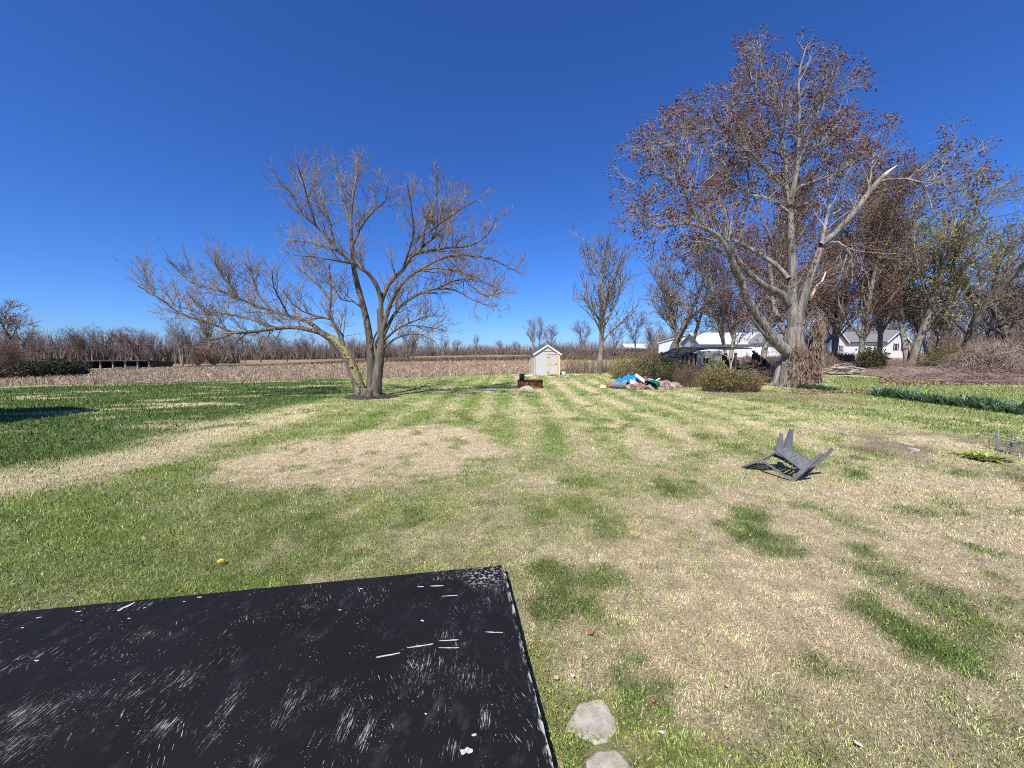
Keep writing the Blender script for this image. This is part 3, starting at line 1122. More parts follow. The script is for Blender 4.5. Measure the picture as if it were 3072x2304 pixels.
# lichen coat: thin shell on the sunny upper side of the leaning stem
lichen_mat = rough_mat('lichen', (0.15, 0.13, 0.075), (0.40, 0.36, 0.12), scale=9.0, rough=0.95, bump=0.6, bump_scale=60.0, lo=0.36, hi=0.66)
lich_pts, lich_rad = resample(lich_pts, lich_rad, 0.06)
V, F = tube_arrays([(lich_pts, [r * 1.0 + 0.004 for r in lich_rad])], 40)
c0 = np.array(lich_pts)
keep = []
for q in F[0]:
    cc = V[q].mean(axis=0)
    j = np.argmin(((c0 - cc) ** 2).sum(1))
    dd = cc - c0[j]
    if dd[0] * 0.75 + dd[2] * 0.35 - dd[1] * 0.55 > (0.30 + 0.9 * float(fbm(cc[0:1] * 3 + cc[1:2], cc[2:3] * 2.2, 0.30, 4, 17)[0])) * lich_rad[j] and cc[2] > 0.30 and cc[2] < 2.9:
        keep.append(q)
link('lichen_coat', np_mesh('lichen_coat', V, np.array(keep), lichen_mat, smooth=True), tree)

# mulch ring
mulch_mat = rough_mat('dark_mulch', (0.022, 0.018, 0.016), (0.085, 0.066, 0.055), scale=26.0, rough=0.95, bump=1.0, bump_scale=45.0, bdist=0.05)
mb = MB()
nr, na = 7, 40
vs, fs = [], []
for i in range(nr):
    for j in range(na):
        a = j * 2 * math.pi / na
        wv = 1 + 0.10 * math.sin(3 * a + 1) + 0.06 * math.sin(7 * a)
        rr_ = (i / (nr - 1)) * wv
        x_, y_ = TREE_A.x - 0.02 + 1.22 * rr_ * math.cos(a), TREE_A.y + 0.05 + 0.86 * rr_ * math.sin(a)
        h = 0.17 * (1 - (i / (nr - 1)) ** 2) + (0.02 * rg.random() if i < nr - 1 else -0.01)
        vs.append((x_, y_, tz(x_, y_) + h))
for i in range(nr - 1):
    for j in range(na):
        k = (j + 1) % na
        fs.append((i * na + j, i * na + k, (i + 1) * na + k, (i + 1) * na + j))
mb.add(vs, fs)
o = mb.build('mulch_ring', mulch_mat, smooth=True)
tag(o, 'ring of dark bark mulch round the foot of the bare shade tree', 'mulch')
# bark chips on it
rsA = np.random.RandomState(8)
n = 1400
a, rr_ = rsA.rand(n) * 6.283, np.sqrt(rsA.rand(n))
P_ = np.stack([TREE_A.x + 1.25 * rr_ * np.cos(a), TREE_A.y + 0.05 + 0.9 * rr_ * np.sin(a), 0.17 * (1 - rr_ ** 2) + 0.02], -1)
V, F, c = blob_cloud(P_, 0.05, rsA, ((0.03, 0.022, 0.018), (0.14, 0.105, 0.08)), droop=0)
o2 = link('bark_chips', np_mesh('bark_chips', V, F, bud_attr, col=c), o)
tag(o2, kind='stuff')

# ---------------------------------------------- the old silver maple
MAP = G(2398, 1160)
YB = MAP.y
S2, O2 = 2212 / 1232.0, (1840, 80)
S6, O6 = 1508 / 500.0, (2200, 650)


def LB(px, sc, dy0, dy1, w0, w1, step=0.5):
    s_, o_ = (S2, O2) if sc == 2 else (S6, O6)
    p = limb_from_px(px, s_, o_, YB + dy0, YB + dy1)
    n = len(p)
    r = [0.5 * YB / FPX / s_ * (w0 + (w1 - w0) * (i / (n - 1))) for i in range(n)]
    return resample(p, r, step)


cfgB = dict(tipcut=0.85, nseg=[8, 7, 5, 4, 3], wig=[0.05, 0.10, 0.13, 0.16, 0.15], up=[0.02, 0.03, 0.02, -0.01, -0.03], taper=0.32, rmin=0.010,
            dens=[0, 2.3, 3.0, 3.3, 0], t0=[0.2, 0.10, 0.15, 0.15, 0], ang=[0.7, 0.75, 0.75, 0.75, 0], kidup=[0.1, 0.22, 0.12, 0.0, 0],
            len=[3, 3.2, 1.7, 0.9, 0], rratio=0.55, rlen=0.014, maxlev=4, tip_lev=3)
gB = Grow(23, cfgB)
limbsB = [
    # (crop, polyline, depth start, depth end, width start, width end, kind, crop)
    ([(520, 1560), (535, 1400), (550, 1250), (545, 1100), (545, 1000)], 6, 0, 0, 257.4, 118, 0),
    ([(545, 1010), (538, 880), (530, 750), (535, 620), (532, 500), (528, 300), (520, 60)], 6, 0, 0.2, 99, 50.16, 0),
    ([(957, 1060), (950, 960), (935, 870), (930, 740), (908, 600), (880, 450), (850, 330), (800, 220), (792, 90)], 2, 0.2, 1.2, 27.2, 5, 1),
    ([(952, 960), (968, 880), (988, 770), (1000, 620), (1000, 450), (998, 300), (1015, 190), (1045, 95)], 2, 0.2, -0.6, 27.2, 5, 1),
    ([(985, 780), (1040, 640), (1080, 500), (1130, 380), (1150, 250)], 2, 0.0, 2.4, 14.45, 5, 1),
    ([(932, 740), (870, 600), (800, 500), (720, 400), (650, 330)], 2, 0.5, 3.0, 14.45, 5, 1),
    ([(1000, 560), (1090, 430), (1160, 330), (1210, 190)], 2, -0.3, -2.6, 11.05, 4, 1),
    ([(880, 450), (800, 390), (740, 280), (710, 150)], 2, 0.9, -0.9, 9.35, 4, 1),
    ([(935, 880), (840, 790), (760, 700), (660, 620), (560, 520), (530, 430)], 2, 0.2, -2.6, 16.15, 5, 1),
    ([(965, 900), (1060, 810), (1150, 720), (1220, 600), (1260, 480)], 2, 0.2, 2.8, 14.45, 5, 1),
    ([(950, 1000), (850, 930), (760, 900), (650, 860), (560, 780)], 2, 0.2, 3.4, 12.75, 5, 1),
    # left sweeping limb low
    ([(500, 1230), (420, 1165), (330, 1080), (260, 960), (180, 850), (115, 700), (50, 560), (0, 440)], 6, -0.2, -1.5, 99, 50.16, 0),
    ([(690, 1360), (655, 1290), (625, 1220), (570, 1130), (480, 1080), (380, 1060), (250, 1090)], 2, -1.5, -3.2, 28.9, 6, 1),
    ([(640, 1260), (560, 1200), (480, 1190), (400, 1240)], 2, -1.5, 0.4, 12.75, 5, 1),
    # middle left limb that reaches farthest out
    ([(500, 790), (440, 700), (370, 665), (300, 635), (200, 560), (100, 465), (0, 335)], 6, 0.0, -0.9, 60.72, 39.52, 0),
    ([(655, 1215), (610, 1165), (540, 1110), (445, 1015), (385, 890), (352, 750), (340, 620), (315, 500)], 2, -0.9, -2.2, 25.5, 5, 1),
    ([(445, 1015), (360, 1000), (270, 1008), (170, 1030), (110, 1060)], 2, -1.4, -2.8, 12.75, 5, 1),
    ([(385, 880), (320, 830), (230, 790), (130, 830), (60, 900)], 2, -1.6, 0.3, 11.05, 4, 1),
    ([(360, 790), (390, 720), (415, 640), (380, 500)], 2, -1.8, -0.6, 11.05, 4, 1),
    ([(352, 740), (290, 670), (220, 620), (180, 690)], 2, -1.9, -3.6, 9.35, 4, 1),
    # upper left limb
    ([(500, 560), (470, 520), (400, 450), (300, 380), (180, 305), (60, 240), (0, 210)], 6, 0.0, 1.2, 40.92, 33.44, 0),
    ([(640, 1135), (590, 1085), (530, 1010), (515, 920), (540, 820), (590, 700), (620, 560), (600, 430)], 2, 1.2, 3.0, 21.25, 5, 1),
    ([(530, 1010), (460, 960), (440, 860), (460, 720), (450, 560)], 2, 1.6, 3.6, 12.75, 4, 1),
    ([(680, 1160), (700, 1040), (730, 900), (720, 760), (680, 620), (640, 500)], 2, 1.0, 0.0, 17, 5, 1),
    # torn right hand limb
    ([(560, 1100), (585, 980), (605, 880), (632, 770), (680, 600), (735, 430), (790, 290)], 6, 0.0, -0.4, 72.6, 54.72, 0),
    ([(1118, 1175), (1180, 1125), (1240, 1062), (1300, 1000), (1350, 930), (1405, 858), (1460, 800)], 2, -0.4, -0.9, 29.04, 21.28, 0),
    ([(1455, 806), (1490, 775), (1527, 748)], 2, -0.9, -1.0, 22.95, 4, 3),
    ([(1372, 895), (1388, 790), (1400, 710), (1418, 600)], 2, -0.7, -0.2, 11.9, 4, 1),
    ([(1440, 832), (1500, 822), (1580, 820), (1655, 838), (1695, 910), (1720, 1000)], 2, -0.9, -2.0, 12.75, 6, 1),
    ([(1655, 838), (1740, 830), (1800, 880), (1850, 960)], 2, -1.6, -0.6, 6.8, 4, 1),
    ([(1122, 1165), (1140, 1080), (1160, 960), (1155, 820), (1130, 700), (1090, 620)], 2, -0.4, 1.6, 18.7, 5, 1),
    ([(1155, 860), (1230, 780), (1290, 690), (1330, 590)], 2, 0.8, 2.2, 10.2, 4, 1),
    ([(1150, 1165), (1210, 1160), (1262, 1200), (1290, 1280), (1285, 1380)], 2, -0.4, -1.2, 14.45, 6, 1),
    ([(1290, 1050), (1290, 960), (1240, 880), (1220, 790)], 2, -0.6, 1.0, 9.35, 4, 1),
    ([(690, 760), (745, 640), (805, 580), (838, 498)], 6, 0.3, 0.1, 29.04, 10.64, 3),
    # darker limbs behind
    ([(500, 1090), (450, 1010), (400, 930), (370, 800), (350, 640), (330, 420), (300, 200)], 6, 0.3, 2.2, 59.4, 27.36, 0),
    ([(320, 1100), (240, 1020), (180, 940), (140, 870)], 6, -0.8, -1.2, 27.2, 14, 0),
]
for px, sc, d0, d1, w0, w1, kind in limbsB:
    pts, rad = LB(px, sc, d0, d1, w0, w1)
    if kind == 3:
        gB.put('raw', pts, rad)
    else:
        gB.put(0 if rad[0] > 0.09 else 1, pts, rad)
    if kind == 1:
        gB.kids(pts, rad, polylen(pts), 1)
    elif kind == 0 and w1 < 60 and sc == 6:
        gB.kids(pts, rad, polylen(pts), 2, count=14)
raws = gB.tubes.pop('raw')
maple = empty('old_maple_tree')
tag(maple, 'tall old maple with torn limbs, dark red spring buds and dead vines on its trunk', 'tree')
bark_B = rough_mat('bark_maple', (0.095, 0.082, 0.07), (0.33, 0.30, 0.26), scale=4.5, rough=0.95, bump=1.0, bump_scale=9.0, stretch=(1, 1, 0.13), bdist=0.12)
tree_parts(maple, gB, (bark_B, rough_mat('twig_maple', (0.22, 0.185, 0.155), (0.42, 0.37, 0.32), scale=1.0, rough=0.9, bump=0)), (0, 1), sides=(16, 6, 4, 3, 3))
for pts, rad in raws:
    mb = MB()
    mb.tube(pts, rad, 7)
    mb.build('broken_limb_end', wood_raw, maple, smooth=True)
rsB = np.random.RandomState(31)
tips = np.array([t[0] for t in gB.tips])
print('maple tips', len(tips), {k: len(v) for k, v in gB.tubes.items()})
tips = tips[rsB.rand(len(tips)) < min(1.0, 30000 / len(tips))]
tips = np.concatenate([tips, tips + rsB.randn(len(tips), 3) * 0.10, tips + rsB.randn(len(tips), 3) * 0.13])
V, F, c = blob_cloud(tips + rsB.randn(len(tips), 3) * 0.03, 0.070, rsB, ((0.065, 0.030, 0.030), (0.27, 0.135, 0.115)), tetra=True)
link('buds', np_mesh('buds', V, F, bud_attr, col=c), maple)
# root flare
mb = MB()
for k in range(11):
    a = k * 2 * math.pi / 11 + rg.uniform(-0.2, 0.2)
    dv = Vector((math.cos(a), math.sin(a), 0))
    c = Vector((MAP.x - 0.35, MAP.y, 0))
    pts, rad = resample([c + dv * 0.72 + Vector((0, 0, 1.5)), c + dv * 0.80 + Vector((0, 0, 0.6)), c + dv * (1.05 + rg.uniform(-.1, .15)) + Vector((0, 0, 0.08)), c + dv * (1.35 + rg.uniform(0, .3)) + Vector((0, 0, -0.10))], [0.22, 0.25, 0.15, 0.05], 0.25)
    mb.tube(pts, rad, 7)
mb.build('root_flare', bark_B, maple, smooth=True)
# dead vines hanging on the trunk
tb = []
for k in range(800):
    a = rg.uniform(-2.7, 0.35)
    rr_ = rg.uniform(0.75, 1.08) if a > -1.3 else rg.uniform(0.98, 1.2)
    z1 = rg.triangular(0.8, 4.6, 2.2) if a > -1.7 else rg.uniform(0.5, 2.6)
    x0, y0 = MAP.x - 0.05 + rr_ * math.cos(a), MAP.y + rr_ * math.sin(a)
    pts = []
    zz = z1
    L = rg.uniform(0.6, 2.6)
    nn = 6
    dx, dy = rg.uniform(-.12, .16), rg.uniform(-.12, .12)
    for i in range(nn):
        t = i / (nn - 1)
        pull = (1.0 - 0.15 * max(0.0, (zz / 5.2)))
        pts.append((MAP.x - 0.05 + (x0 - MAP.x) * pull + dx * t + rg.gauss(0, .09), y0 + dy * t + rg.gauss(0, .07), max(0.02, zz - L * t + rg.gauss(0, .06))))
    tb.append((pts, [rg.uniform(.010, .024)] * nn))
V, F = tube_arrays(tb, 4)
vine_mat = rough_mat('dead_vine', (0.13, 0.085, 0.062), (0.36, 0.255, 0.195), scale=3.0, rough=0.95, bump=0)
o = link('dead_vines', np_mesh('dead_vines', V, F[0], vine_mat), maple)
tag(o, 'tangle of brown dead vines', kind='stuff')
# ------------------------------------------------------------------ background trees: a few kinds, each placed as an individual
def cfg_tree(**kw):
    c = dict(nseg=[9, 7, 5, 4, 3], wig=[0.05, 0.10, 0.14, 0.16, 0.1], up=[0.03, 0.06, 0.05, 0.03, 0.0], taper=0.3, rmin=0.020,
             dens=[1.6, 1.1, 1.7, 2.2, 0], t0=[0.25, 0.2, 0.15, 0.15, 0], ang=[0.65, 0.7, 0.75, 0.75, 0], kidup=[0.15, 0.15, 0.1, 0.05, 0],
             len=[5.0, 2.6, 1.4, 0.8, 0], rratio=0.55, rlen=0.016, maxlev=3, tip_lev=3)
    c.update(kw)
    return c


def make_kind(name, seed, cfg, H, r0, mats, stems=1, lean=0.0, buds=None, leaves=None, thick=(0, 1)):
    g = Grow(seed, cfg)
    for s_ in range(stems):
        a = s_ * 2.4 + seed
        sp = 0.0 if stems == 1 else 0.16
        d = (math.cos(a) * sp + lean, math.sin(a) * sp, 1.0)
        g.branch((0.12 * math.cos(a) * (stems > 1), 0.12 * math.sin(a) * (stems > 1), -0.3), d, H * g.rng.uniform(0.85, 1.0), r0 * g.rng.uniform(0.8, 1.1), 0)
    root = empty(name)
    tree_parts(root, g, mats, thick, sides=(7, 5, 3, 3, 3))
    r_ = np.random.RandomState(seed)
    tips = np.array([t[0] for t in g.tips])
    if buds:
        size, count, cols = buds
        tt = tips[r_.rand(len(tips)) < count / len(tips)]
        if count > len(tips):
            tt = np.concatenate([tips + r_.randn(len(tips), 3) * 0.12 for _ in range(max(1, round(count / len(tips))))])
        V, F, c = blob_cloud(tt, size, r_, cols)
        link('buds', np_mesh('buds', V, F, bud_attr, col=c), root)
    if leaves:
        size, rep, cols, sig = leaves
        tt = np.repeat(tips, rep, axis=0)
        tt = tt + r_.randn(len(tt), 3) * sig
        V, F, c = blob_cloud(tt, size, r_, cols, flat=True)
        link('foliage', np_mesh('foliage', V, F, leaf_attr, col=c), root)
    return root


RED = ((0.085, 0.040, 0.034), (0.26, 0.125, 0.095))
kinds = {}
kinds['upright'] = make_kind('bare_tree', 1, cfg_tree(ang=[0.42, 0.5, 0.6, 0.6, 0], len=[5.6, 2.6, 1.2, 0.8, 0], dens=[2.6, 1.6, 2.2, 0, 0], up=[0.02, 0.07, 0.06, 0.04, 0], t0=[0.22, .2, .1, .1, 0]), 13.0, 0.20, (bark_grey, twig_grey))
kinds['spread'] = make_kind('bare_tree', 2, cfg_tree(ang=[0.85, 0.7, 0.7, 0.7, 0], len=[7.0, 3.4, 1.8, 0.9, 0], dens=[1.2, 1.5, 2.2, 0, 0], wig=[0.10, 0.14, 0.16, 0.16, 0], t0=[0.25, .2, .15, .1, 0]), 13.0, 0.28, (bark_dark, twig_grey))
kinds['multi'] = make_kind('bare_tree', 3, cfg_tree(ang=[0.5, 0.6, 0.7, 0.7, 0], len=[4.5, 2.4, 1.2, 0.8, 0], dens=[1.7, 1.5, 2.1, 0, 0]), 12.0, 0.17, (bark_grey, twig_grey), stems=3)
kinds['round'] = make_kind('bare_tree', 4, cfg_tree(ang=[0.7, 0.75, 0.8, 0.8, 0], len=[5.0, 2.8, 1.5, 0.9, 0], dens=[2.2, 1.7, 2.3, 0, 0], t0=[0.2, .15, .1, .1, 0], rmin=0.030), 10.0, 0.22, (bark_dark, twig_brown))
kinds['red'] = make_kind('budding_tree', 5, cfg_tree(ang=[0.5, 0.65, 0.75, 0.8, 0], len=[6.5, 3.2, 1.6, 0.9, 0], dens=[2.1, 1.6, 2.2, 0, 0], t0=[0.16, .15, .12, .1, 0], up=[0.02, 0.07, 0.03, 0.0, 0]), 19.0, 0.30, (bark_grey, twig_brown), stems=1, buds=(0.11, 3200, RED))
kinds['red2'] = make_kind('budding_tree', 6, cfg_tree(ang=[0.6, 0.65, 0.75, 0.8, 0], len=[6.0, 3.2, 1.6, 0.9, 0], dens=[2.0, 1.6, 2.2, 0, 0], t0=[0.14, .15, .12, .1, 0]), 17.0, 0.28, (bark_grey, twig_brown), stems=2, buds=(0.11, 3600, RED))
kinds['lime'] = make_kind('leafing_tree', 7, cfg_tree(ang=[0.6, 0.6, 0.7, 0.7, 0], len=[6.0, 3.2, 1.7, 0.9, 0], dens=[1.7, 1.5, 2.0, 0, 0], up=[0.02, .05, -.02, -.06, 0]), 15.0, 0.32, (bark_grey, twig_tan), stems=2, leaves=(0.13, 4, ((0.17, 0.19, 0.045), (0.32, 0.33, 0.09)), 0.25))
kinds['thicket'] = make_kind('bare_bush', 8, cfg_tree(nseg=[5, 4, 3, 2, 2], ang=[0.6, 0.7, 0.8, 0.8, 0], len=[2.2, 1.2, 0.7, 0.4, 0], dens=[2.6, 2.4, 2.2, 0, 0], t0=[.1, .1, .1, .1, 0], wig=[.14, .16, .2, .2, 0], rmin=0.012), 4.2, 0.05, (twig_brown, twig_brown), stems=9)
KIND_H = dict(upright=14.0, spread=15.0, multi=13.0, round=12.0, red=20.5, red2=18.5, lime=16.0, thicket=4.6)
used_kind = {}


def kind_height(k):
    root = kinds[k]
    zs = []
    for ch in root.children:
        a = np.empty(len(ch.data.vertices) * 3, np.float32)
        ch.data.vertices.foreach_get('co', a)
        zs.append(np.percentile(a[2::3], 99.7))
    return max(zs)


KIND_H = {k: kind_height(k) for k in kinds}


def place(kind, u, vtop, y, label, rz=0.0, group=None, wide=1.0, cat='tree', lean=(0, 0), sink=0.0):
    """Stand a tree of that kind at depth y so that it has the height the photo shows."""
    x = ray(u, 1060).x / ray(u, 1060).y * y
    zb = tz(x, y) - sink
    top = D(u, vtop, y).z
    s = (top - zb) / KIND_H[kind]
    root = kinds[kind]
    o = root if kind not in used_kind else copy_tree(root)
    used_kind[kind] = 1
    o.location = (x, y, zb)
    o.scale = (s * wide, s * wide, s)
    o.rotation_euler = (lean[0], lean[1], rz)
    tag(o, label, cat, group)
    return o


WOODS = 'bare trees along the far side of the field'
# trees close to the yard, between the shed and the old maple
place('upright', 1800, 690, 35.5, 'slender upright bare tree standing just beside the pale garden shed', 0.4, wide=1.5, lean=(0, -0.05))
place('spread', 2010, 670, 46.0, 'bare crooked tree leaning in front of the white metal barn', 2.9, lean=(0, -0.10), wide=1.55)
place('multi', 2058, 740, 50.0, 'bare tree with several stems against the front of the metal barn', 0.8, wide=1.3)
place('red2', 2190, 640, 44.0, 'budding tree rising behind the ruined wooden shed', 1.0)
place('red', 2290, 470, 40.0, 'tall red budded tree standing close behind the old maple', 2.0)
place('red2', 2375, 560, 50.0, 'budding tree between the old maple and the shingled house', 4.2)
place('red', 2575, 500, 40.0, 'red budded tree whose trunk stands behind the branch pile', 0.3)
place('red', 2645, 440, 44.0, 'red budded tree just beside the white gable wall of the house', 3.6, wide=.75)
place('red2', 2500, 640, 52.0, 'budding tree in front of the grey house wing', 5.1)
place('lime', 2735, 545, 38.5, 'tree flushed with pale yellow green leaves above the house roof', 1.1)
place('lime', 2810, 800, 40.0, 'small leaning yellow green tree beside the olive bush', 2.3, lean=(0, 0.2))
place('spread', 2900, 520, 36.0, 'dark bare tree rising out of the olive bush', 0.6, lean=(0, 0.12), wide=1.25)
place('spread', 3030, 500, 36.0, 'bare tree growing out of the large bramble mound', 4.4, wide=1.3)
place('multi', 2985, 700, 52.0, 'bare grey tree behind the large bramble mound', 2.2)
place('round', 3100, 700, 48.0, 'round headed bare tree past the bramble mound', 1.7)
place('round', 2950, 820, 56.0, 'brown bare tree between the olive bush and bramble mound', 3.3)
# backdrop trees on the right
r5 = random.Random(9)
for i, (u, vt, y, k) in enumerate(((1905, 930, 105, 'round'), (1960, 960, 120, 'multi'), (1745, 960, 130, 'round'), (1840, 965, 95, 'round'), (2150, 930, 95, 'multi'), (2220, 900, 100, 'round'),
                                   (2290, 880, 90, 'spread'), (2420, 850, 100, 'round'), (2480, 880, 110, 'multi'), (2540, 860, 95, 'spread'), (2620, 880, 105, 'round'), (2700, 860, 95, 'round'),
                                   (2780, 850, 105, 'multi'), (2850, 880, 95, 'spread'), (2920, 860, 100, 'round'), (3000, 850, 90, 'round'), (3060, 840, 100, 'multi'), (3110, 860, 80, 'round'))):
    zone_ = next(t for lim, t in ((2000, 'behind the far white bungalow'), (2300, 'behind the white outbuilding roof'), (2600, 'behind the low grey roofed house'), (2800, 'behind the white gabled house'), (9999, 'behind the bramble mound trees')) if u < lim)
    look = dict(spread='distant dark wide bare tree', multi='distant grey many stemmed bare tree', round='distant brown round bare tree')[k]
    place(k, u, vt, y, look + ' ' + zone_, r5.uniform(0, 6.28), 'bare trees behind the barns and houses', wide=r5.uniform(0.9, 1.15))
# centre and left: the wood beyond the field
row = [(1600, 948, 190, 'upright', 1.15), (1618, 940, 195, 'upright', .8), (1655, 972, 190, 'round', 1.0), (1430, 1003, 200, 'round', .55), (1220, 975, 110, 'round', 1.0), (1240, 990, 115, 'multi', 1.1),
       (1545, 1022, 210, 'round', 1.0), (1500, 1020, 220, 'round', 1.0), (1330, 1005, 180, 'multi', 1.0), (1290, 1012, 190, 'round', 1.0), (1370, 1018, 210, 'round', 1.1),
       (860, 985, 100, 'spread', 1.0), (930, 1000, 120, 'multi', 1.0), (1000, 1005, 130, 'round', 1.0), (1060, 1008, 140, 'multi', 1.0), (780, 985, 100, 'multi', 1.0),
       (545, 950, 78, 'multi', 1.0), (575, 985, 78, 'round', 1.0), (640, 1000, 80, 'round', .9), (690, 985, 95, 'multi', 1.0), (735, 995, 110, 'round', 1.0),
       (380, 980, 88, 'round', 1.1), (415, 985, 92, 'round', 1.0), (460, 995, 95, 'multi', 1.1), (500, 1000, 100, 'spread', 1.0), (270, 975, 92, 'multi', 1.3), (320, 990, 98, 'round', 1.0),
       (210, 985, 90, 'round', 1.1), (150, 985, 85, 'spread', 1.0), (20, 1000, 70, 'round', 1.2), (-40, 980, 75, 'round', 1.2), (240, 1000, 110, 'spread', 1.2), (110, 990, 95, 'round', 1.2),
       (600, 1010, 110, 'spread', 1.0), (820, 1005, 125, 'round', 1.0), (900, 1015, 140, 'round', 1.1), (1110, 1012, 160, 'spread', 1.0), (1160, 1015, 165, 'round', 1.0)]
for u, vt, y, k, w in row:
    zone_ = next(t for lim, t in ((250, 'behind the dark evergreen bushes'), (480, 'behind the open pole shed'), (760, 'past the dark field corner bush'), (1255, 'across the field behind the shade tree'), (1480, 'beyond the brown weed strip'), (9999, 'behind the garden shed roof')) if u < lim)
    look = dict(upright='slim upright bare tree', spread='dark wide branching bare tree', multi='grey bare tree with several stems', round='brown round headed bare tree')[k]
    place(k, u, vt, y, look + ' ' + zone_, r5.uniform(0, 6.28), WOODS, wide=w)
place('round', 55, 900, 60, 'large pale bare tree above the dark evergreen bushes', 2.2, wide=1.1)
# brush at the wood's foot
for u, vt, y, lab in ((30, 1010, 52, 'tan bare bush under the large pale bare tree'), (590, 1030, 72, 'brown bare bush beside the open pole shed'), (640, 1035, 74, 'dark tangled bush at the field corner'), (1160, 1040, 110, 'bare bush behind the shade tree')):
    place('thicket', u, vt, y, lab, r5.uniform(0, 6), cat='bush', wide=1.5)

# the wood itself, far off: one mass of stems and twigs
def wood_mass(name, label, spec, seed, cols):
    r_ = random.Random(seed)
    tb3, tb5 = [], []
    for (u0, u1, v0, v1, y0, y1, n) in spec:
        for i in range(n):
            u = r_.uniform(u0, u1)
            t = (u - u0) / (u1 - u0)
            y = r_.uniform(y0, y1)
            x = ray(u, 1060).x / ray(u, 1060).y * y
            zb = tz(x, y) - 0.2
            vt = v0 + (v1 - v0) * t + abs(r_.gauss(0, 14))
            Ht = max(1.5, D(u, vt, y).z - zb)
            pts = [(x, y, zb)]
            d = (r_.gauss(0, .08), r_.gauss(0, .08), 1)
            for k in range(4):
                d = vnorm((d[0] + r_.gauss(0, .07), d[1] + r_.gauss(0, .07), d[2]))
                pts.append((pts[-1][0] + d[0] * Ht * .25, pts[-1][1] + d[1] * Ht * .25, pts[-1][2] + d[2] * Ht * .25))
            r0 = 0.012 * Ht * r_.uniform(0.6, 1.2)
            tb5.append((pts, [r0, r0 * .8, r0 * .6, r0 * .4, r0 * .15]))
            for k in range(12):
                f = r_.uniform(0.25, 3.9)
                j = min(3, int(f))
                a = f - j
                q = tuple(pts[j][m] + (pts[j + 1][m] - pts[j][m]) * a for m in range(3))
                L = Ht * r_.uniform(.10, .28) * (1.1 - f * 0.15)
                dd = vnorm((r_.gauss(0, .8), r_.gauss(0, .8), r_.uniform(.1, 1.3)))
                q1 = tuple(q[m] + dd[m] * L * .5 for m in range(3))
                d2 = vnorm((dd[0] + r_.gauss(0, .3), dd[1] + r_.gauss(0, .3), dd[2] + .3))
                q2 = tuple(q1[m] + d2[m] * L * .5 for m in range(3))
                rr_ = r0 * .65
                tb3.append(([q, q1, q2], [rr_, rr_ * .6, rr_ * .25]))
    Va, Fa = tube_arrays(tb5, 4)
    Vb, Fb = tube_arrays(tb3, 3)
    m = rough_mat(name + '_bark', cols[0], cols[1], scale=0.08, rough=0.95, bump=0, detail=3)
    o = link(name, np_mesh(name, np.concatenate([Va, Vb]), np.concatenate([Fa[0], Fb[0] + len(Va)]), m))
    tag(o, label, 'trees', kind='stuff')
    return o


wood_mass('leafless_wood', 'grey brown leafless wood far across the fields',
          [(-250, 700, 995, 1000, 100, 150, 230), (700, 1200, 1008, 1020, 150, 210, 190), (1200, 1620, 1024, 1034, 200, 260, 210), (1600, 2000, 1020, 1005, 190, 240, 150), (1950, 2650, 985, 960, 110, 160, 170), (2600, 3300, 930, 900, 95, 130, 200)], 3, ((0.15, 0.115, 0.095), (0.27, 0.215, 0.18)))


def understory(name, label, spec, cols, seed, wpx=0.10, cat='brush'):
    r_ = np.random.RandomState(seed)
    Ps, Hs = [], []
    for (u0, u1, vt, y0, y1, n) in spec:
        u = r_.uniform(u0, u1, n)
        y = r_.uniform(y0, y1, n)
        x = (u - 1536) / FPX * y * 1.0
        Ps.append(np.stack([x, y], -1))
        zt = CAM_H + (1052 - vt) / FPX * y
        Hs.append(np.maximum(0.4, zt - terrain(x, y)) * (0.5 + 0.9 * fbm(x, y, 6.0, 3, seed)))
    return weed_mass(name, label, np.concatenate(Ps), np.concatenate(Hs), wpx, cols, stub_mat, seed, 0.35, cat=cat)


understory('wood_undergrowth', 'brown brush filling the foot of the distant wood',
           [(-250, 720, 1040, 92, 110, 3400), (700, 1230, 1046, 140, 155, 2400), (1200, 1700, 1050, 190, 205, 2400), (1650, 2000, 1042, 100, 120, 2500)], ((0.105, 0.085, 0.072), (0.20, 0.165, 0.14), (0.16, 0.12, 0.09)), 12, 0.22)
understory('wood_edge', 'grey haze of thin trunks filling the distant wood',
           [(-250, 700, 1003, 105, 140, 2600), (700, 1230, 1022, 155, 200, 2600), (1200, 1660, 1034, 205, 250, 3000), (1620, 2000, 1026, 190, 230, 1800), (1950, 2700, 985, 115, 150, 2200)], ((0.15, 0.118, 0.10), (0.27, 0.22, 0.19), (0.20, 0.15, 0.12)), 14, 0.20, cat='trees')
understory('roadside_brush', 'brown brush behind the houses and bramble mound',
           [(2380, 2560, 1058, 46, 56, 1200), (2800, 3300, 985, 46, 62, 5000), (2230, 2500, 1050, 34, 44, 2000)], ((0.12, 0.088, 0.07), (0.25, 0.19, 0.155), (0.20, 0.13, 0.095)), 13, 0.07)
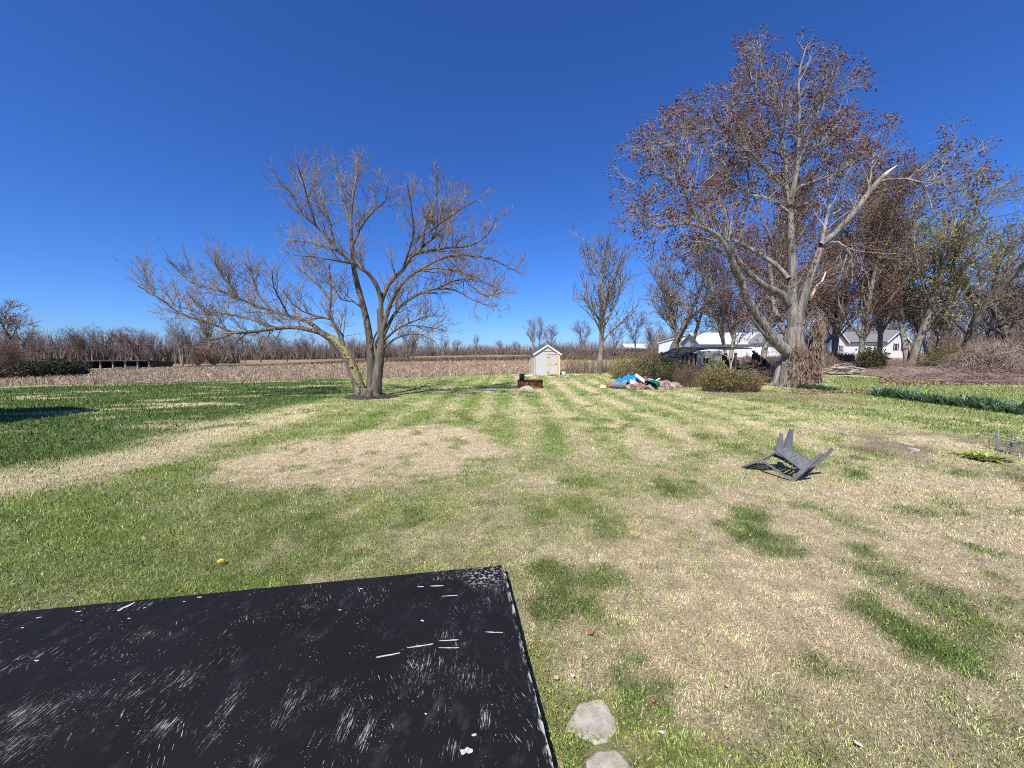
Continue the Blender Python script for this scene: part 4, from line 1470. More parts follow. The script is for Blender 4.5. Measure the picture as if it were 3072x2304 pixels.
# ------------------------------------------------------------------ buildings
siding_grey = rough_mat('primed_siding', (0.45, 0.445, 0.475), (0.51, 0.505, 0.535), scale=2.0, rough=0.7, bump=0.15, bump_scale=40, stretch=(8, 8, 0.4))
raw_pine = rough_mat('raw_pine', (0.52, 0.40, 0.235), (0.64, 0.51, 0.32), scale=5.0, rough=0.7, bump=0.2, bump_scale=30, stretch=(6, 6, 0.5))
white_paint = rough_mat('white_paint', (0.72, 0.72, 0.71), (0.82, 0.82, 0.81), scale=3.0, rough=0.6, bump=0.1)
house_white = rough_mat('house_siding', (0.70, 0.71, 0.73), (0.80, 0.81, 0.83), scale=1.5, rough=0.6, bump=0.2, bump_scale=8, stretch=(0.3, 0.3, 8))
shingle = rough_mat('shingle_grey', (0.13, 0.13, 0.135), (0.23, 0.23, 0.24), scale=14.0, rough=0.9, bump=0.6, bump_scale=40)
shingle_dark = rough_mat('shingle_dark', (0.05, 0.05, 0.053), (0.11, 0.11, 0.115), scale=14.0, rough=0.9, bump=0.6, bump_scale=40)
metal_white = rough_mat('white_metal', (0.45, 0.50, 0.57), (0.58, 0.63, 0.69), scale=1.2, rough=0.45, bump=0.35, bump_scale=6, stretch=(6, 6, 0.1))
metal_roof = rough_mat('pale_metal_roof', (0.42, 0.44, 0.48), (0.56, 0.58, 0.61), scale=0.9, rough=0.4, bump=0.2, bump_scale=5)
old_wood = rough_mat('weathered_wood', (0.15, 0.142, 0.132), (0.42, 0.40, 0.37), scale=5.0, rough=0.95, bump=0.8, bump_scale=20, stretch=(5, 5, 0.35))
old_dark = rough_mat('old_dark_wood', (0.022, 0.02, 0.019), (0.085, 0.078, 0.07), scale=4.0, rough=0.95, bump=0.7, bump_scale=18, stretch=(4, 4, 0.4))
glass_dark = rough_mat('dark_glass', (0.02, 0.022, 0.026), (0.05, 0.055, 0.06), scale=1.0, rough=0.15, bump=0, spec=0.6)
shutter_mat = rough_mat('maroon_shutter', (0.13, 0.05, 0.055), (0.17, 0.07, 0.075), scale=4.0, rough=0.7, bump=0.2, stretch=(.5, .5, 8))
concrete = rough_mat('concrete', (0.36, 0.34, 0.30), (0.53, 0.505, 0.455), scale=7.0, rough=0.95, bump=0.5, bump_scale=60)
black_metal = rough_mat('sooty_metal', (0.012, 0.011, 0.010), (0.05, 0.044, 0.04), scale=9.0, rough=0.8, bump=0.4)
RX = lambda a: Matrix.Rotation(a, 3, 'X')
RY = lambda a: Matrix.Rotation(a, 3, 'Y')
RZ = lambda a: Matrix.Rotation(a, 3, 'Z')


def gable(root, W, L, hw, hp, wall_mat, roof_mat, over=0.25, th=0.10, trim=None, wall_name='wall'):
    """Gable roofed block: front face at y=0 (towards -y), ridge along +y. Walls as parts."""
    mb = MB()
    mb.poly_prism([(-W / 2, 0, 0), (W / 2, 0, 0), (W / 2, 0, hw), (0, 0, hp), (-W / 2, 0, hw)], (0, 0.12, 0))
    mb.build('front_wall', wall_mat, root)
    mb = MB()
    mb.poly_prism([(-W / 2, L - 0.12, 0), (W / 2, L - 0.12, 0), (W / 2, L - 0.12, hw), (0, L - 0.12, hp), (-W / 2, L - 0.12, hw)], (0, 0.12, 0))
    mb.build('back_wall', wall_mat, root)
    for s in (-1, 1):
        MB().box((s * (W / 2 - 0.05), L / 2, hw / 2), (0.10, L - 0.25, hw)).build('side_wall', wall_mat, root)
    sl = math.atan2(hp - hw, W / 2)
    for s in (-1, 1):
        a = Vector((0, 0, hp + th * 0.2))
        b_ = Vector((s * (W / 2 + over), 0, hp - (W / 2 + over) * math.tan(sl) + th * 0.2))
        n = Vector((s * math.sin(sl), 0, math.cos(sl)))
        pts = [a + Vector((0, -over, 0)), b_ + Vector((0, -over, 0)), b_ + n * th + Vector((0, -over, 0)), a + Vector((0, -over, 0)) + Vector((0, 0, th / math.cos(sl)))]
        MB().poly_prism(pts, (0, L + 2 * over, 0)).build('roof_slope', roof_mat, root)
        if trim:
            pts2 = [a + Vector((0, -over - 0.03, -0.07)), b_ + Vector((0, -over - 0.03, -0.07)), b_ + n * (th * 0.9) + Vector((0, -over - 0.03, 0)), a + Vector((0, -over - 0.03, th * 0.9 / math.cos(sl)))]
            MB().poly_prism(pts2, (0, 0.027, 0)).build('rake_board', trim, root)


def window(root, x, z, w, h, y=-0.02, shutters=None, frame=white_paint, panes=(2, 2), nrm=None):
    f = MB()
    t = 0.05
    f.box((x - w / 2, y, z), (t, 0.06, h + t)).box((x + w / 2, y, z), (t, 0.06, h + t)).box((x, y, z - h / 2), (w - t, 0.06, t)).box((x, y, z + h / 2), (w - t, 0.06, t))
    f.box((x, y - 0.002, z), (w - t, 0.04, 0.035))
    fo = f.build('window', frame, root)
    for k in (-1, 1):
        MB().box((x, y + 0.005, z + k * h / 4), (w - t, 0.02, h / 2 - 0.04)).build('pane', glass_dark, fo)
    if shutters:
        for s in (-1, 1):
            m = MB().box((x + s * (w / 2 + 0.19), y, z), (0.30, 0.04, h + 0.06))
            for q in range(7):
                m.box((x + s * (w / 2 + 0.19), y - 0.028, z - h / 2 + (q + 0.6) * h / 7.2), (0.24, 0.012, 0.05))
            m.build('shutter', shutters, root)


# ---- new garden shed
ys = 31.6
sh = empty('garden_shed', (D(1641.5, 1127, ys).x, ys, tz(D(1641.5, 1127, ys).x, ys) - 0.02), R(4.5))
tag(sh, 'small new pale grey garden shed with raw wood door frame and dark gabled roof', 'shed')
W, L, hw, hp = 2.2, 2.5, 1.86, 2.58
gable(sh, W, L, hw, hp, siding_grey, shingle_dark, over=0.10, th=0.07, trim=white_paint)
MB().box((0, L / 2, -0.05), (W + 0.04, L + 0.04, 0.12)).build('floor_skid', black_metal, sh)
dx0, dx1, dz1 = 0.02, 0.90, 1.83
dr = MB().box(((dx0 + dx1) / 2, -0.035, 0.95), (dx1 - dx0 - 0.02, 0.04, 1.68)).build('door', siding_grey, sh)
for (c_, s_, nm) in ((((dx0 - .05), -.05, .95), (.12, .05, 1.84), 'frame'), (((dx1 + .03), -.05, .95), (.12, .05, 1.84), 'frame'), (((dx0 + dx1) / 2, -.052, 1.87), (1.1, .05, .09), 'frame'), (((dx0 + dx1) / 2, -.065, .98), (.62, .02, .06), 'rail'), (((dx0 + dx1) / 2, -.065, .16), (.62, .02, .09), 'rail'), (((dx0 + dx1) / 2, -.065, 1.74), (.62, .02, .09), 'rail'), ((dx0 + .10, -.064, .95), (.10, .02, 1.66), 'stile'), ((dx1 - .10, -.064, .95), (.10, .02, 1.66), 'stile')):
    MB().box(c_, s_).build(nm, raw_pine, dr, bevel=0.008)
for z in (0.3, 1.6):
    MB().box((dx0 + .04, -.085, z), (.16, .012, .04)).build('hinge', black_metal, dr)
MB().box((dx1 - .11, -.09, 1.0), (.04, .03, .12)).build('handle', black_metal, dr)
# corner blocks round the door panels
for (x, z, sx, sz) in ((dx0 + .2, 1.64, 1, -1), (dx1 - .2, 1.64, -1, -1), (dx0 + .2, 1.06, 1, 1), (dx1 - .2, 1.06, -1, 1), (dx0 + .2, .9, 1, -1), (dx1 - .2, .9, -1, -1)):
    MB().poly_prism([(x - sx * .06, -.075, z - sz * .0), (x + sx * .03, -.075, z), (x - sx * .06, -.075, z + sz * .1)], (0, .018, 0)).build('corner_block', raw_pine, dr)
MB().box((-W / 2 + .03, -.03, hw / 2), (.06, .05, hw)).build('corner_board', raw_pine, sh)
MB().box((-W / 2 - .02, .05, hw / 2), (.03, .08, hw)).build('corner_board', raw_pine, sh)
MB().box((W / 2 - .03, -.03, hw / 2), (.05, .05, hw)).build('corner_board', white_paint, sh)
MB().box((0, -.03, 2.12), (1.1, .03, .04)).build('gable_rail', raw_pine, sh)
MB().box((0, -.03, 2.3), (.05, .03, .32)).build('gable_post', raw_pine, sh)
for s in (-1, 1):
    MB().bar((s * .52, -.028, 2.14), (s * .02, -.028, 2.46), .03, .03).build('gable_strut', raw_pine, sh)
p = D(1579, 1121, 31.2)
o = MB().box((p.x, 31.2, tz(p.x, 31.2) + .035), (1.0, .45, .05)).build('white_board', white_paint)
tag(o, 'white board lying flat on the grass beside the garden shed', 'board')
# small gas bottle by the shed
p = D(1689, 1121, 31.3)
gb = empty('gas_bottle', (p.x + .05, 31.3, tz(p.x, 31.3)))
tag(gb, 'small dark and white gas bottle standing beside the garden shed', 'gas bottle')
pr, rd = [(0, 0, .03), (0, 0, .07), (0, 0, .30), (0, 0, .36), (0, 0, .39)], [.13, .155, .155, .11, .04]
MB().tube(pr, rd, 14).build('tank', rough_mat('tank_paint', (.5, .49, .46), (.66, .65, .62), scale=6, rough=.5), gb, smooth=True)
MB().tube([(0, 0, 0), (0, 0, .05)], [.11, .11], 12).build('foot_ring', black_metal, gb)
MB().tube([(0, 0, .39), (0, 0, .46)], [.10, .10], 12).build('collar', black_metal, gb)

# ---- white metal barn with low gable, seen at an angle
yb = 88.0
pb = D(2062, 1062, yb)
bn = empty('metal_barn', (pb.x, yb, tz(pb.x, yb) - 0.2), R(-33))
tag(bn, 'long white metal barn with low gable behind the bare crooked tree', 'barn')
gable(bn, 13.0, 17.0, 3.0, 4.9, metal_white, metal_roof, over=0.3, th=0.15)
MB().box((3.2, -0.05, 2.72), (6.0, .10, .14)).build('door_track', black_metal, bn)
for k in range(2):
    MB().box((2.0 + 2.6 * k, -0.06, 1.33), (2.5, .05, 2.6)).build('sliding_door', metal_white, bn)
# ---- second outbuilding with bright roof facing the yard
pb = D(2225, 1062, 70.0)
b2 = empty('white_outbuilding', (pb.x + 6.6, 70.0 + 3.0, tz(pb.x, 72) - 0.2), R(90 - 3))
tag(b2, 'white outbuilding with bright metal roof behind the ruined shed', 'building')
gable(b2, 8.5, 14.5, 2.5, 4.6, metal_white, metal_roof, over=0.4, th=0.12)
# ---- far low bungalow
pb = D(1906, 1056, 125.0)
b3 = empty('white_bungalow', (pb.x + 3.4, 125.0, tz(pb.x, 125.0) - .4), R(90))
tag(b3, 'small far white bungalow with two dark windows beyond the field', 'house')
gable(b3, 6.0, 7.6, 2.2, 3.6, house_white, rough_mat('pale_shingle', (.38, .38, .37), (.5, .5, .49), scale=9), over=0.3, th=0.12)
for yy in (2.9, 4.6):
    MB().box((-3.02, yy, 1.15), (.06, .9, 1.1)).build('window', glass_dark, b3)
p = D(1590, 1055, 215)
b4 = empty('distant_house', (p.x, 215, tz(p.x, 215)), R(70))
tag(b4, 'tiny white house among the trees beyond the weed strip', 'house')
gable(b4, 6, 9, 2.6, 4.2, house_white, shingle, over=0.3)

# ---- white house: gable end to the yard
yh = 62.0
ph = D(2688, 1066, yh)
zb = tz(ph.x, yh) - 0.15
h1 = empty('white_house', (ph.x, yh, zb), R(20))
tag(h1, 'white house gable end with two shuttered windows behind the brambles', 'house')
top = D(2673, 993, yh).z - zb
gable(h1, 6.2, 13.0, top - 1.75, top, house_white, shingle, over=0.35, th=0.16, trim=white_paint)
window(h1, -0.25, 1.75, .85, 1.15, shutters=shutter_mat)
window(h1, 1.85, 1.75, .60, 1.25, shutters=shutter_mat)
MB().box((-.25, -.03, top - .8), (.3, .05, .4)).build('gable_vent', shingle, h1)
# ---- grey wing
ph = D(2508, 1066, 60.0)
zb = tz(ph.x, 60.0) - 0.15
h2 = empty('gabled_house', (ph.x, 60.0, zb), R(28))
tag(h2, 'low house with grey shingle roof half hidden behind the maple vines', 'house')
gable(h2, 6.4, 12.0, 2.5, 4.2, house_white, shingle, over=0.35, th=0.16, trim=white_paint)
window(h2, -1.3, 1.5, .8, 1.0)
window(h2, 1.5, 1.5, .8, 1.0, shutters=shutter_mat)

# ---- ruined wooden shed beside the maple
yr = 26.5
rs6 = random.Random(17)


def XR(u):
    return (u - 1536) / FPX * yr


def ZR(v):
    return CAM_H + (1052 - v) / FPX * yr


rsd = empty('ruined_wooden_shed', (0, 0, 0))
tag(rsd, 'collapsing dark weathered wooden shed behind the leafy shrubs', 'shed')
x = XR(2088)
i = 0
while x < XR(2158):
    w = rs6.uniform(.12, .19)
    u = 1536 + x / yr * FPX
    zt = ZR(1053 + (u - 2088) * -0.02) + rs6.uniform(-.05, .02)
    z0 = rs6.uniform(-.05, .12)
    if 2106 < u < 2124:
        MB().box((x + w / 2, yr + rs6.uniform(-.015, .015), (z0 + ZR(1097)) / 2), (w - .012, .03, ZR(1097) - z0)).build('plank', old_wood, rsd)
        z0 = ZR(1074)
    MB().box((x + w / 2, yr + rs6.uniform(-.015, .015), (z0 + zt) / 2), (w - .012, .03, zt - z0), RY(rs6.uniform(-.012, .012))).build('plank', old_wood, rsd)
    x += w
# window frame in the opening
xa_, xb_, za_, zb_ = XR(2105), XR(2125), ZR(1098), ZR(1073)
MB().box((xa_, yr - .03, (za_ + zb_) / 2), (.06, .05, zb_ - za_)).box((xb_, yr - .03, (za_ + zb_) / 2), (.06, .05, zb_ - za_)).box(((xa_ + xb_) / 2, yr - .03, za_), (xb_ - xa_, .05, .06)).box(((xa_ + xb_) / 2, yr - .03, zb_), (xb_ - xa_, .05, .06)).box(((xa_ + xb_) / 2, yr - .03, (za_ + zb_) / 2), (.04, .04, zb_ - za_)).build('window_frame', old_wood, rsd)
# side lean-to boards (left), dark
x = XR(2034)
while x < XR(2086):
    w = rs6.uniform(.14, .2)
    u = 1536 + x / yr * FPX
    zt = ZR(1082 + (2086 - u) / 52 * 16 - 22)
    MB().box((x + w / 2, yr + .25, zt / 2), (w - .01, .03, zt)).build('plank', old_wood if rs6.random() < .6 else old_dark, rsd)
    x += w
# low broken boards to the right
x = XR(2158)
while x < XR(2335):
    w = rs6.uniform(.14, .24)
    u = 1536 + x / yr * FPX
    if rs6.random() < .8:
        zt = ZR(1118) + rs6.uniform(-.25, .22) - (0.1 if u > 2260 else 0)
        MB().box((x + w / 2, yr + rs6.uniform(-.05, .05), zt / 2), (w - .02, .03, zt), RY(rs6.uniform(-.06, .06))).build('plank', old_wood, rsd)
    x += w
for (u0, v0, u1, v1, ww) in ((2255, 1112, 2335, 1116, .16), (2262, 1128, 2318, 1130, .1)):
    MB().bar((XR(u0), yr - .08, ZR(v0)), (XR(u1), yr - .08, ZR(v1)), .04, ww).build('rail', old_wood, rsd)
# posts, back wall, roof
for u, v in ((2160, 1055), (2208, 1058), (2262, 1062), (2300, 1085)):
    MB().bar((XR(u), yr + .2, -.1), (XR(u) + .05, yr + .2, ZR(v)), .14, .14, up=(0, 1, 0)).build('post', old_dark, rsd)
x = XR(2036)
while x < XR(2300):
    w = rs6.uniform(.18, .26)
    zt = 2.0 + rs6.uniform(-.1, .05) - (0.5 if x > XR(2262) else 0)
    MB().box((x + w / 2, yr + 3.4, zt / 2), (w - .012, .03, zt)).build('back_plank', old_dark, rsd)
    x += w
m = MB()
rows = [(2030, 1083), (2060, 1066), (2090, 1052), (2130, 1047), (2180, 1050), (2225, 1046), (2252, 1048)]
for (u0, v0), (u1, v1) in zip(rows[:-1], rows[1:]):
    a, b_ = Vector((XR(u0), yr - .06, ZR(v0))), Vector((XR(u1), yr - .06, ZR(v1)))
    o_ = MB().poly_prism([a, b_, b_ + Vector((0, 0, .07)), a + Vector((0, 0, .07))], (0, 4.0, .12))
    o_.build('roof_panel', old_dark, rsd)
for k in range(7):
    u = 2252 + k * 8
    a = Vector((XR(u), yr - .2 + rs6.uniform(-.1, .1), ZR(1052 + k * 6)))
    MB().bar(a, a + Vector((1.2 + rs6.uniform(-.3, .5), rs6.uniform(1.2, 2.6), -.55)), .2, .03).build('fallen_board', old_dark if k % 3 else old_wood, rsd)
# slumped roof section on the right
MB().poly_prism([(XR(2262), yr + .1, ZR(1112)), (XR(2310), yr + .1, ZR(1090)), (XR(2345), yr + .1, ZR(1114))], (0, 2.6, 0)).build('slumped_roof', rough_mat('mossy_roof', (.03, .032, .02), (.085, .08, .045), scale=6, bump=.9, bump_scale=14), rsd)

# ---- low open pole shed across the corn
yp = 66.0
def XP(u):
    return (u - 1536) / FPX * yp
zp = tz(XP(360), yp) - .05
pst = empty('open_pole_shed', (0, 0, 0))
tag(pst, 'long low open fronted pole shed with dark interior across the corn field', 'shed')
zt_ = CAM_H + (1052 - 1083) / FPX * yp
for u in (266, 302, 340, 377, 414, 448):
    MB().box((XP(u), yp, (zp + zt_) / 2), (.2, .2, zt_ - zp)).build('post', old_wood, pst)
MB().poly_prism([(XP(260), yp - .6, zt_ + .02), (XP(452), yp - .6, zt_ + .02), (XP(452), yp - .6, zt_ + .14), (XP(260), yp - .6, zt_ + .14)], (0, 5.5, -.42)).build('roof', rough_mat('shed_roof', (.035, .033, .03), (.10, .095, .09), scale=2, rough=.8), pst)
for k in range(22):
    xx = XP(264) + (XP(450) - XP(264)) * (k + .5) / 22
    MB().box((xx, yp + 4.5, (zp + zt_) / 2 - .1), ((XP(450) - XP(264)) / 22 - .02, .05, zt_ - zp - .25)).build('back_board', old_dark, pst)
for xx in (XP(264), XP(450)):
    MB().box((xx, yp + 2.3, (zp + zt_) / 2 - .1), (.06, 4.3, zt_ - zp - .2)).build('end_wall', old_dark, pst)
for (u, w, h, m_, nm, lab) in ((370, .9, .35, white_paint, 'white_crate', 'white crate inside the open pole shed'), (352, 1.5, .3, rough_mat('green_drab', (.03, .10, .06), (.05, .16, .09), scale=3), 'green_trough', 'low green trough inside the open pole shed'), (405, 1.2, .3, rough_mat('green_drab2', (.03, .10, .06), (.05, .16, .09), scale=3), 'green_sled', 'green sled shaped tub at the front of the open pole shed')):
    t_ = MB()
    t_.poly_prism([(-w / 2, -.25, 0), (w / 2, -.25, 0), (w / 2 + .06, -.25, h), (-w / 2 - .06, -.25, h)], (0, .5, 0))
    o_ = t_.build(nm, m_, loc=(XP(u), yp + (.3 if nm != 'white_crate' else 1.2), tz(XP(u), yp) + (0 if nm != 'white_crate' else .9)), bevel=.03)
    if nm == 'white_crate':
        o_.location.z = tz(XP(u), yp + 1.2)
    tag(o_, lab, nm.split('_')[1])

# ---- garage west of the yard, outside the picture: its shadow lies on the grass
gq = empty('side_garage', (-19.5, 4.9, tz(-19, 9) - .1), 0)
tag(gq, 'small white gabled garage at the western side of the lawn', 'garage')
gable(gq, 6.0, 6.4, 3.1, 4.5, house_white, shingle, over=.2)
# ------------------------------------------------------------------ the black painted landing
# local +x runs along the far edge to the left, local +y runs back to the house
rot = Matrix(((e_left.x, e_back.x, 0), (e_left.y, e_back.y, 0), (0, 0, 1)))
inv = rot.inverted()


def on_board(cx, cy):
    p_ = G(cx / 1.3012, 1680 + cy / 1.3012, ST_Z)
    return inv @ Vector((p_.x - st_c.x, p_.y - st_c.y, 0))


ply, nt, b = new_mat('scuffed_black_paint')
tc = N(nt, 'ShaderNodeTexCoord')


def noise(scale, detail=4.0, stretch=(1, 1, 1), rot=0.0, rough=0.6):
    mp = N(nt, 'ShaderNodeMapping')
    mp.inputs['Rotation'].default_value = (0, 0, rot)
    m2 = N(nt, 'ShaderNodeMapping')
    m2.inputs['Scale'].default_value = stretch
    nt.links.new(tc.outputs['Object'], mp.inputs['Vector'])
    nt.links.new(mp.outputs[0], m2.inputs['Vector'])
    n_ = N(nt, 'ShaderNodeTexNoise', i_Scale=scale, i_Detail=detail, i_Roughness=rough)
    nt.links.new(m2.outputs[0], n_.inputs['Vector'])
    return n_.outputs['Fac']


def ramp(fac, lo, hi):
    m_ = N(nt, 'ShaderNodeMapRange')
    m_.inputs['From Min'].default_value = lo
    m_.inputs['From Max'].default_value = hi
    nt.links.new(fac, m_.inputs['Value'])
    return m_.outputs[0]


def mathn(op, a, b_):
    m_ = N(nt, 'ShaderNodeMath', operation=op)
    for i, q in enumerate((a, b_)):
        if isinstance(q, (int, float)):
            m_.inputs[i].default_value = q
        else:
            nt.links.new(q, m_.inputs[i])
    return m_.outputs[0]


scr = mathn('MULTIPLY', ramp(noise(1.0, 6, (110, 9, 1), 0.10, 0.72), .60, .635), ramp(noise(2.9, 4), .53, .60))
scr2 = mathn('MULTIPLY', ramp(noise(1.0, 5, (120, 9, 1), -0.42, 0.72), .62, .65), ramp(noise(2.1, 4, (1, 1, 1), 1.0), .56, .63))
spk = mathn('MULTIPLY', ramp(noise(75, 2), .665, .70), ramp(noise(5.5, 4), .53, .60))
sep = N(nt, 'ShaderNodeSeparateXYZ')
nt.links.new(tc.outputs['Object'], sep.inputs[0])
edge = mathn('MULTIPLY', ramp(mathn('ABSOLUTE', sep.outputs['X'], 0), .032, .0), ramp(noise(30, 4, (1, .35, 1)), .47, .56))
cornr = N(nt, 'ShaderNodeVectorMath', operation='DISTANCE')
nt.links.new(tc.outputs['Object'], cornr.inputs[0])
cornr.inputs[1].default_value = (.20, .12, .0)
cor = mathn('MULTIPLY', ramp(cornr.outputs['Value'], .26, .03), ramp(noise(32, 5), .50, .57))
CLUSTERS = ((120, 600, 190, 70, 0.9), (60, 720, 160, 60, .9), (640, 650, 100, 50, 1), (890, 570, 45, 100, 1), (830, 690, 40, 60, .9), (1150, 540, 70, 90, .9), (1100, 610, 90, 60, .8), (1350, 640, 45, 90, 1.1), (1430, 680, 35, 90, 1.2), (1640, 440, 70, 80, .9), (1820, 460, 60, 60, .9), (1895, 610, 28, 55, 1.2), (560, 290, 90, 35, .7), (1300, 520, 60, 60, .8), (720, 460, 110, 50, .8), (520, 520, 90, 40, .7), (1000, 780, 60, 40, .9), (1760, 740, 50, 50, .9), (1730, 290, 50, 50, .7))
cmask = None
for (cx_, cy_, rx_, ry_, am) in CLUSTERS:
    c0_, cx1, cy1 = on_board(cx_, cy_), on_board(cx_ + rx_, cy_), on_board(cx_, cy_ + ry_)
    sb = N(nt, 'ShaderNodeVectorMath', operation='SUBTRACT')
    nt.links.new(tc.outputs['Object'], sb.inputs[0])
    sb.inputs[1].default_value = (c0_.x, c0_.y, ST_Z)
    dv_ = N(nt, 'ShaderNodeVectorMath', operation='DIVIDE')
    nt.links.new(sb.outputs[0], dv_.inputs[0])
    dv_.inputs[1].default_value = (max(.03, (cx1 - c0_).length), max(.03, (cy1 - c0_).length), .5)
    ln = N(nt, 'ShaderNodeVectorMath', operation='LENGTH')
    nt.links.new(dv_.outputs[0], ln.inputs[0])
    mk = mathn('MULTIPLY', ramp(ln.outputs['Value'], 1.5, .2), am)
    cmask = mk if cmask is None else mathn('MAXIMUM', cmask, mk)
lines = noise(1.0, 8, (150, 11, 1), 0.16, 0.85)
scr3 = ramp(mathn('ADD', lines, mathn('MULTIPLY', cmask, .115)), .655, .675)
scr = mathn('MAXIMUM', mathn('MULTIPLY', scr, .7), scr3)
chips = mathn('MAXIMUM', mathn('MAXIMUM', scr, scr2), mathn('MAXIMUM', spk, mathn('MAXIMUM', edge, cor)))
smud = mathn('MULTIPLY', ramp(noise(9, 6, (1, .5, 1), .4, .7), .52, .74), ramp(noise(2.2, 3), .42, .62))
tint = ramp(noise(1.3, 4), .35, .65)
mx1 = N(nt, 'ShaderNodeMix', data_type='RGBA')
mx1.inputs['A'].default_value = (.0078, .0080, .0082, 1)
mx1.inputs['B'].default_value = (.0115, .0100, .0125, 1)
nt.links.new(tint, mx1.inputs['Factor'])
mx2 = N(nt, 'ShaderNodeMix', data_type='RGBA')
mx2.inputs['B'].default_value = (.055, .056, .064, 1)
nt.links.new(mathn('MULTIPLY', smud, .75), mx2.inputs['Factor'])
nt.links.new(mx1.outputs['Result'], mx2.inputs['A'])
mx3 = N(nt, 'ShaderNodeMix', data_type='RGBA')
mx3.inputs['B'].default_value = (.44, .42, .39, 1)
nt.links.new(chips, mx3.inputs['Factor'])
nt.links.new(mx2.outputs['Result'], mx3.inputs['A'])
nt.links.new(mx3.outputs['Result'], b.inputs['Base Color'])
b.inputs['Roughness'].default_value = 0.75
b.inputs['Specular IOR Level'].default_value = 0.12
bp = N(nt, 'ShaderNodeBump', i_Strength=.25, i_Distance=.004)
nt.links.new(noise(26, 6, (1, .3, 1), 0, .7), bp.inputs['Height'])
nt.links.new(bp.outputs[0], b.inputs['Normal'])

ang = math.atan2(e_left.y, e_left.x)
lan = empty('black_landing', (st_c.x, st_c.y, 0))
tag(lan, 'black painted scuffed plywood landing outside the back door', 'landing')


def to_l(v):
    return rot @ Vector(v) + Vector((0, 0, 0))


LW, LD = 5.2, 3.0
rgL = random.Random(3)
vs = []
nx_, ny_ = 60, 34
# plywood sheet with a slightly ragged edge, built in local axes then turned
top = MB()
outline = []
for k in range(nx_ + 1):
    outline.append((LW * k / nx_, rgL.uniform(-.003, .003)))
for k in range(1, ny_ + 1):
    outline.append((LW, LD * k / ny_))
for k in range(nx_ - 1, -1, -1):
    outline.append((LW * k / nx_, LD))
for k in range(ny_ - 1, 0, -1):
    outline.append((rgL.uniform(-.0035, .0035), LD * k / ny_))
top.poly_prism([(q[0], q[1], ST_Z - .019) for q in outline], (0, 0, .019))
tb_ = top.build('top_board', ply, lan)
M4 = rot.to_4x4()
tb_.matrix_local = M4
def lpart(mbx, nm, m_, par=lan):
    o_ = mbx.build(nm, m_, par)
    o_.matrix_local = M4 if par is lan else Matrix.Identity(4)
    return o_
lpart(MB().box((LW / 2, .03, ST_Z - .065), (LW - .02, .038, .088)), 'rim_joist', old_dark)
lpart(MB().box((.03, LD / 2, ST_Z - .065), (.038, LD - .12, .088)), 'rim_joist', old_dark)
for k in range(1, 8):
    lpart(MB().box((k * LW / 8, LD / 2 + .05, ST_Z - .065), (.038, LD - .16, .08)), 'joist', old_wood)
drip_mat = rough_mat('dried_white_paint', (.36, .35, .33), (.58, .57, .55), scale=40, rough=.6, bump=.2)
for (x0, y0, x1, y1, w_) in ((1470, 380, 1560, 364, 8), (1590, 343, 1690, 328, 8), (1715, 316, 1790, 312, 6), (1712, 343, 1792, 343, 5), (1630, 105, 1652, 104, 7), (1680, 102, 1730, 100, 8), (1725, 142, 1787, 138, 5), (1898, 281, 1962, 284, 6), (465, 196, 522, 168, 18), (1806, 745, 1836, 746, 22), (138, 393, 148, 393, 9), (1405, 112, 1415, 112, 7), (1845, 683, 1856, 683, 9), (1322, 195, 1332, 195, 6), (145, 226, 160, 224, 8), (297, 203, 314, 200, 9), (772, 146, 785, 145, 9), (560, 188, 568, 186, 7), (500, 228, 507, 228, 6), (85, 265, 91, 265, 6), (716, 163, 722, 162, 6), (1645, 236, 1653, 238, 9), (1660, 600, 1663, 602, 6)):
    a_, b2_ = on_board(x0, y0), on_board(x1, y1)
    d_ = (b2_ - a_)
    Ld = max(d_.length, .004)
    d_ = d_.normalized() if d_.length > 1e-5 else Vector((1, 0, 0))
    n_ = Vector((-d_.y, d_.x, 0))
    ww = w_ * .0015
    pl = []
    for k in range(16):
        t_ = k * 2 * math.pi / 16
        jj = rgL.uniform(.35, 1.35)
        q = a_ + d_ * (Ld / 2 + math.cos(t_) * (Ld / 2 + ww * .4)) + n_ * math.copysign(abs(math.sin(t_)) ** .6, math.sin(t_)) * ww * .5 * jj
        pl.append((q.x, q.y, ST_Z + .0004))
    lpart(MB().poly_prism(pl, (0, 0, .0014)), 'paint_drip', drip_mat)

# ------------------------------------------------------------------ stepping stones
stone_mat = rough_mat('stepping_stone', (.27, .235, .18), (.42, .38, .31), scale=16, rough=.95, bump=.5, bump_scale=90)
for q, poly, lab in ((STONES[0], [(1735, 2112), (1752, 2108), (1806, 2096), (1826, 2120), (1848, 2168), (1853, 2196), (1822, 2228), (1788, 2236), (1756, 2222), (1720, 2202), (1692, 2192), (1716, 2150)], 'irregular pale stepping stone a pace off the landing edge'),
                     (STONES[1], [(1790, 2254), (1850, 2250), (1885, 2290), (1905, 2340), (1860, 2390), (1790, 2385), (1762, 2330), (1756, 2285)], 'greyer stepping stone bedded closer to the house')):
    pts = [G(u, v) for u, v in poly]
    m = MB().poly_prism([(p_.x, p_.y, -.03) for p_ in pts], (0, 0, .040))
    o = m.build('stepping_stone', stone_mat, bevel=.014)
    tag(o, lab, 'stepping stone')

# ------------------------------------------------------------------ tipped resin chair
resin = rough_mat('grey_resin', (.125, .125, .132), (.20, .20, .21), scale=9, rough=.45, bump=.08, bump_scale=120, spec=.5)
ch = empty('resin_chair')
tag(ch, 'grey high backed resin garden chair tipped upside down on the grass', 'chair')


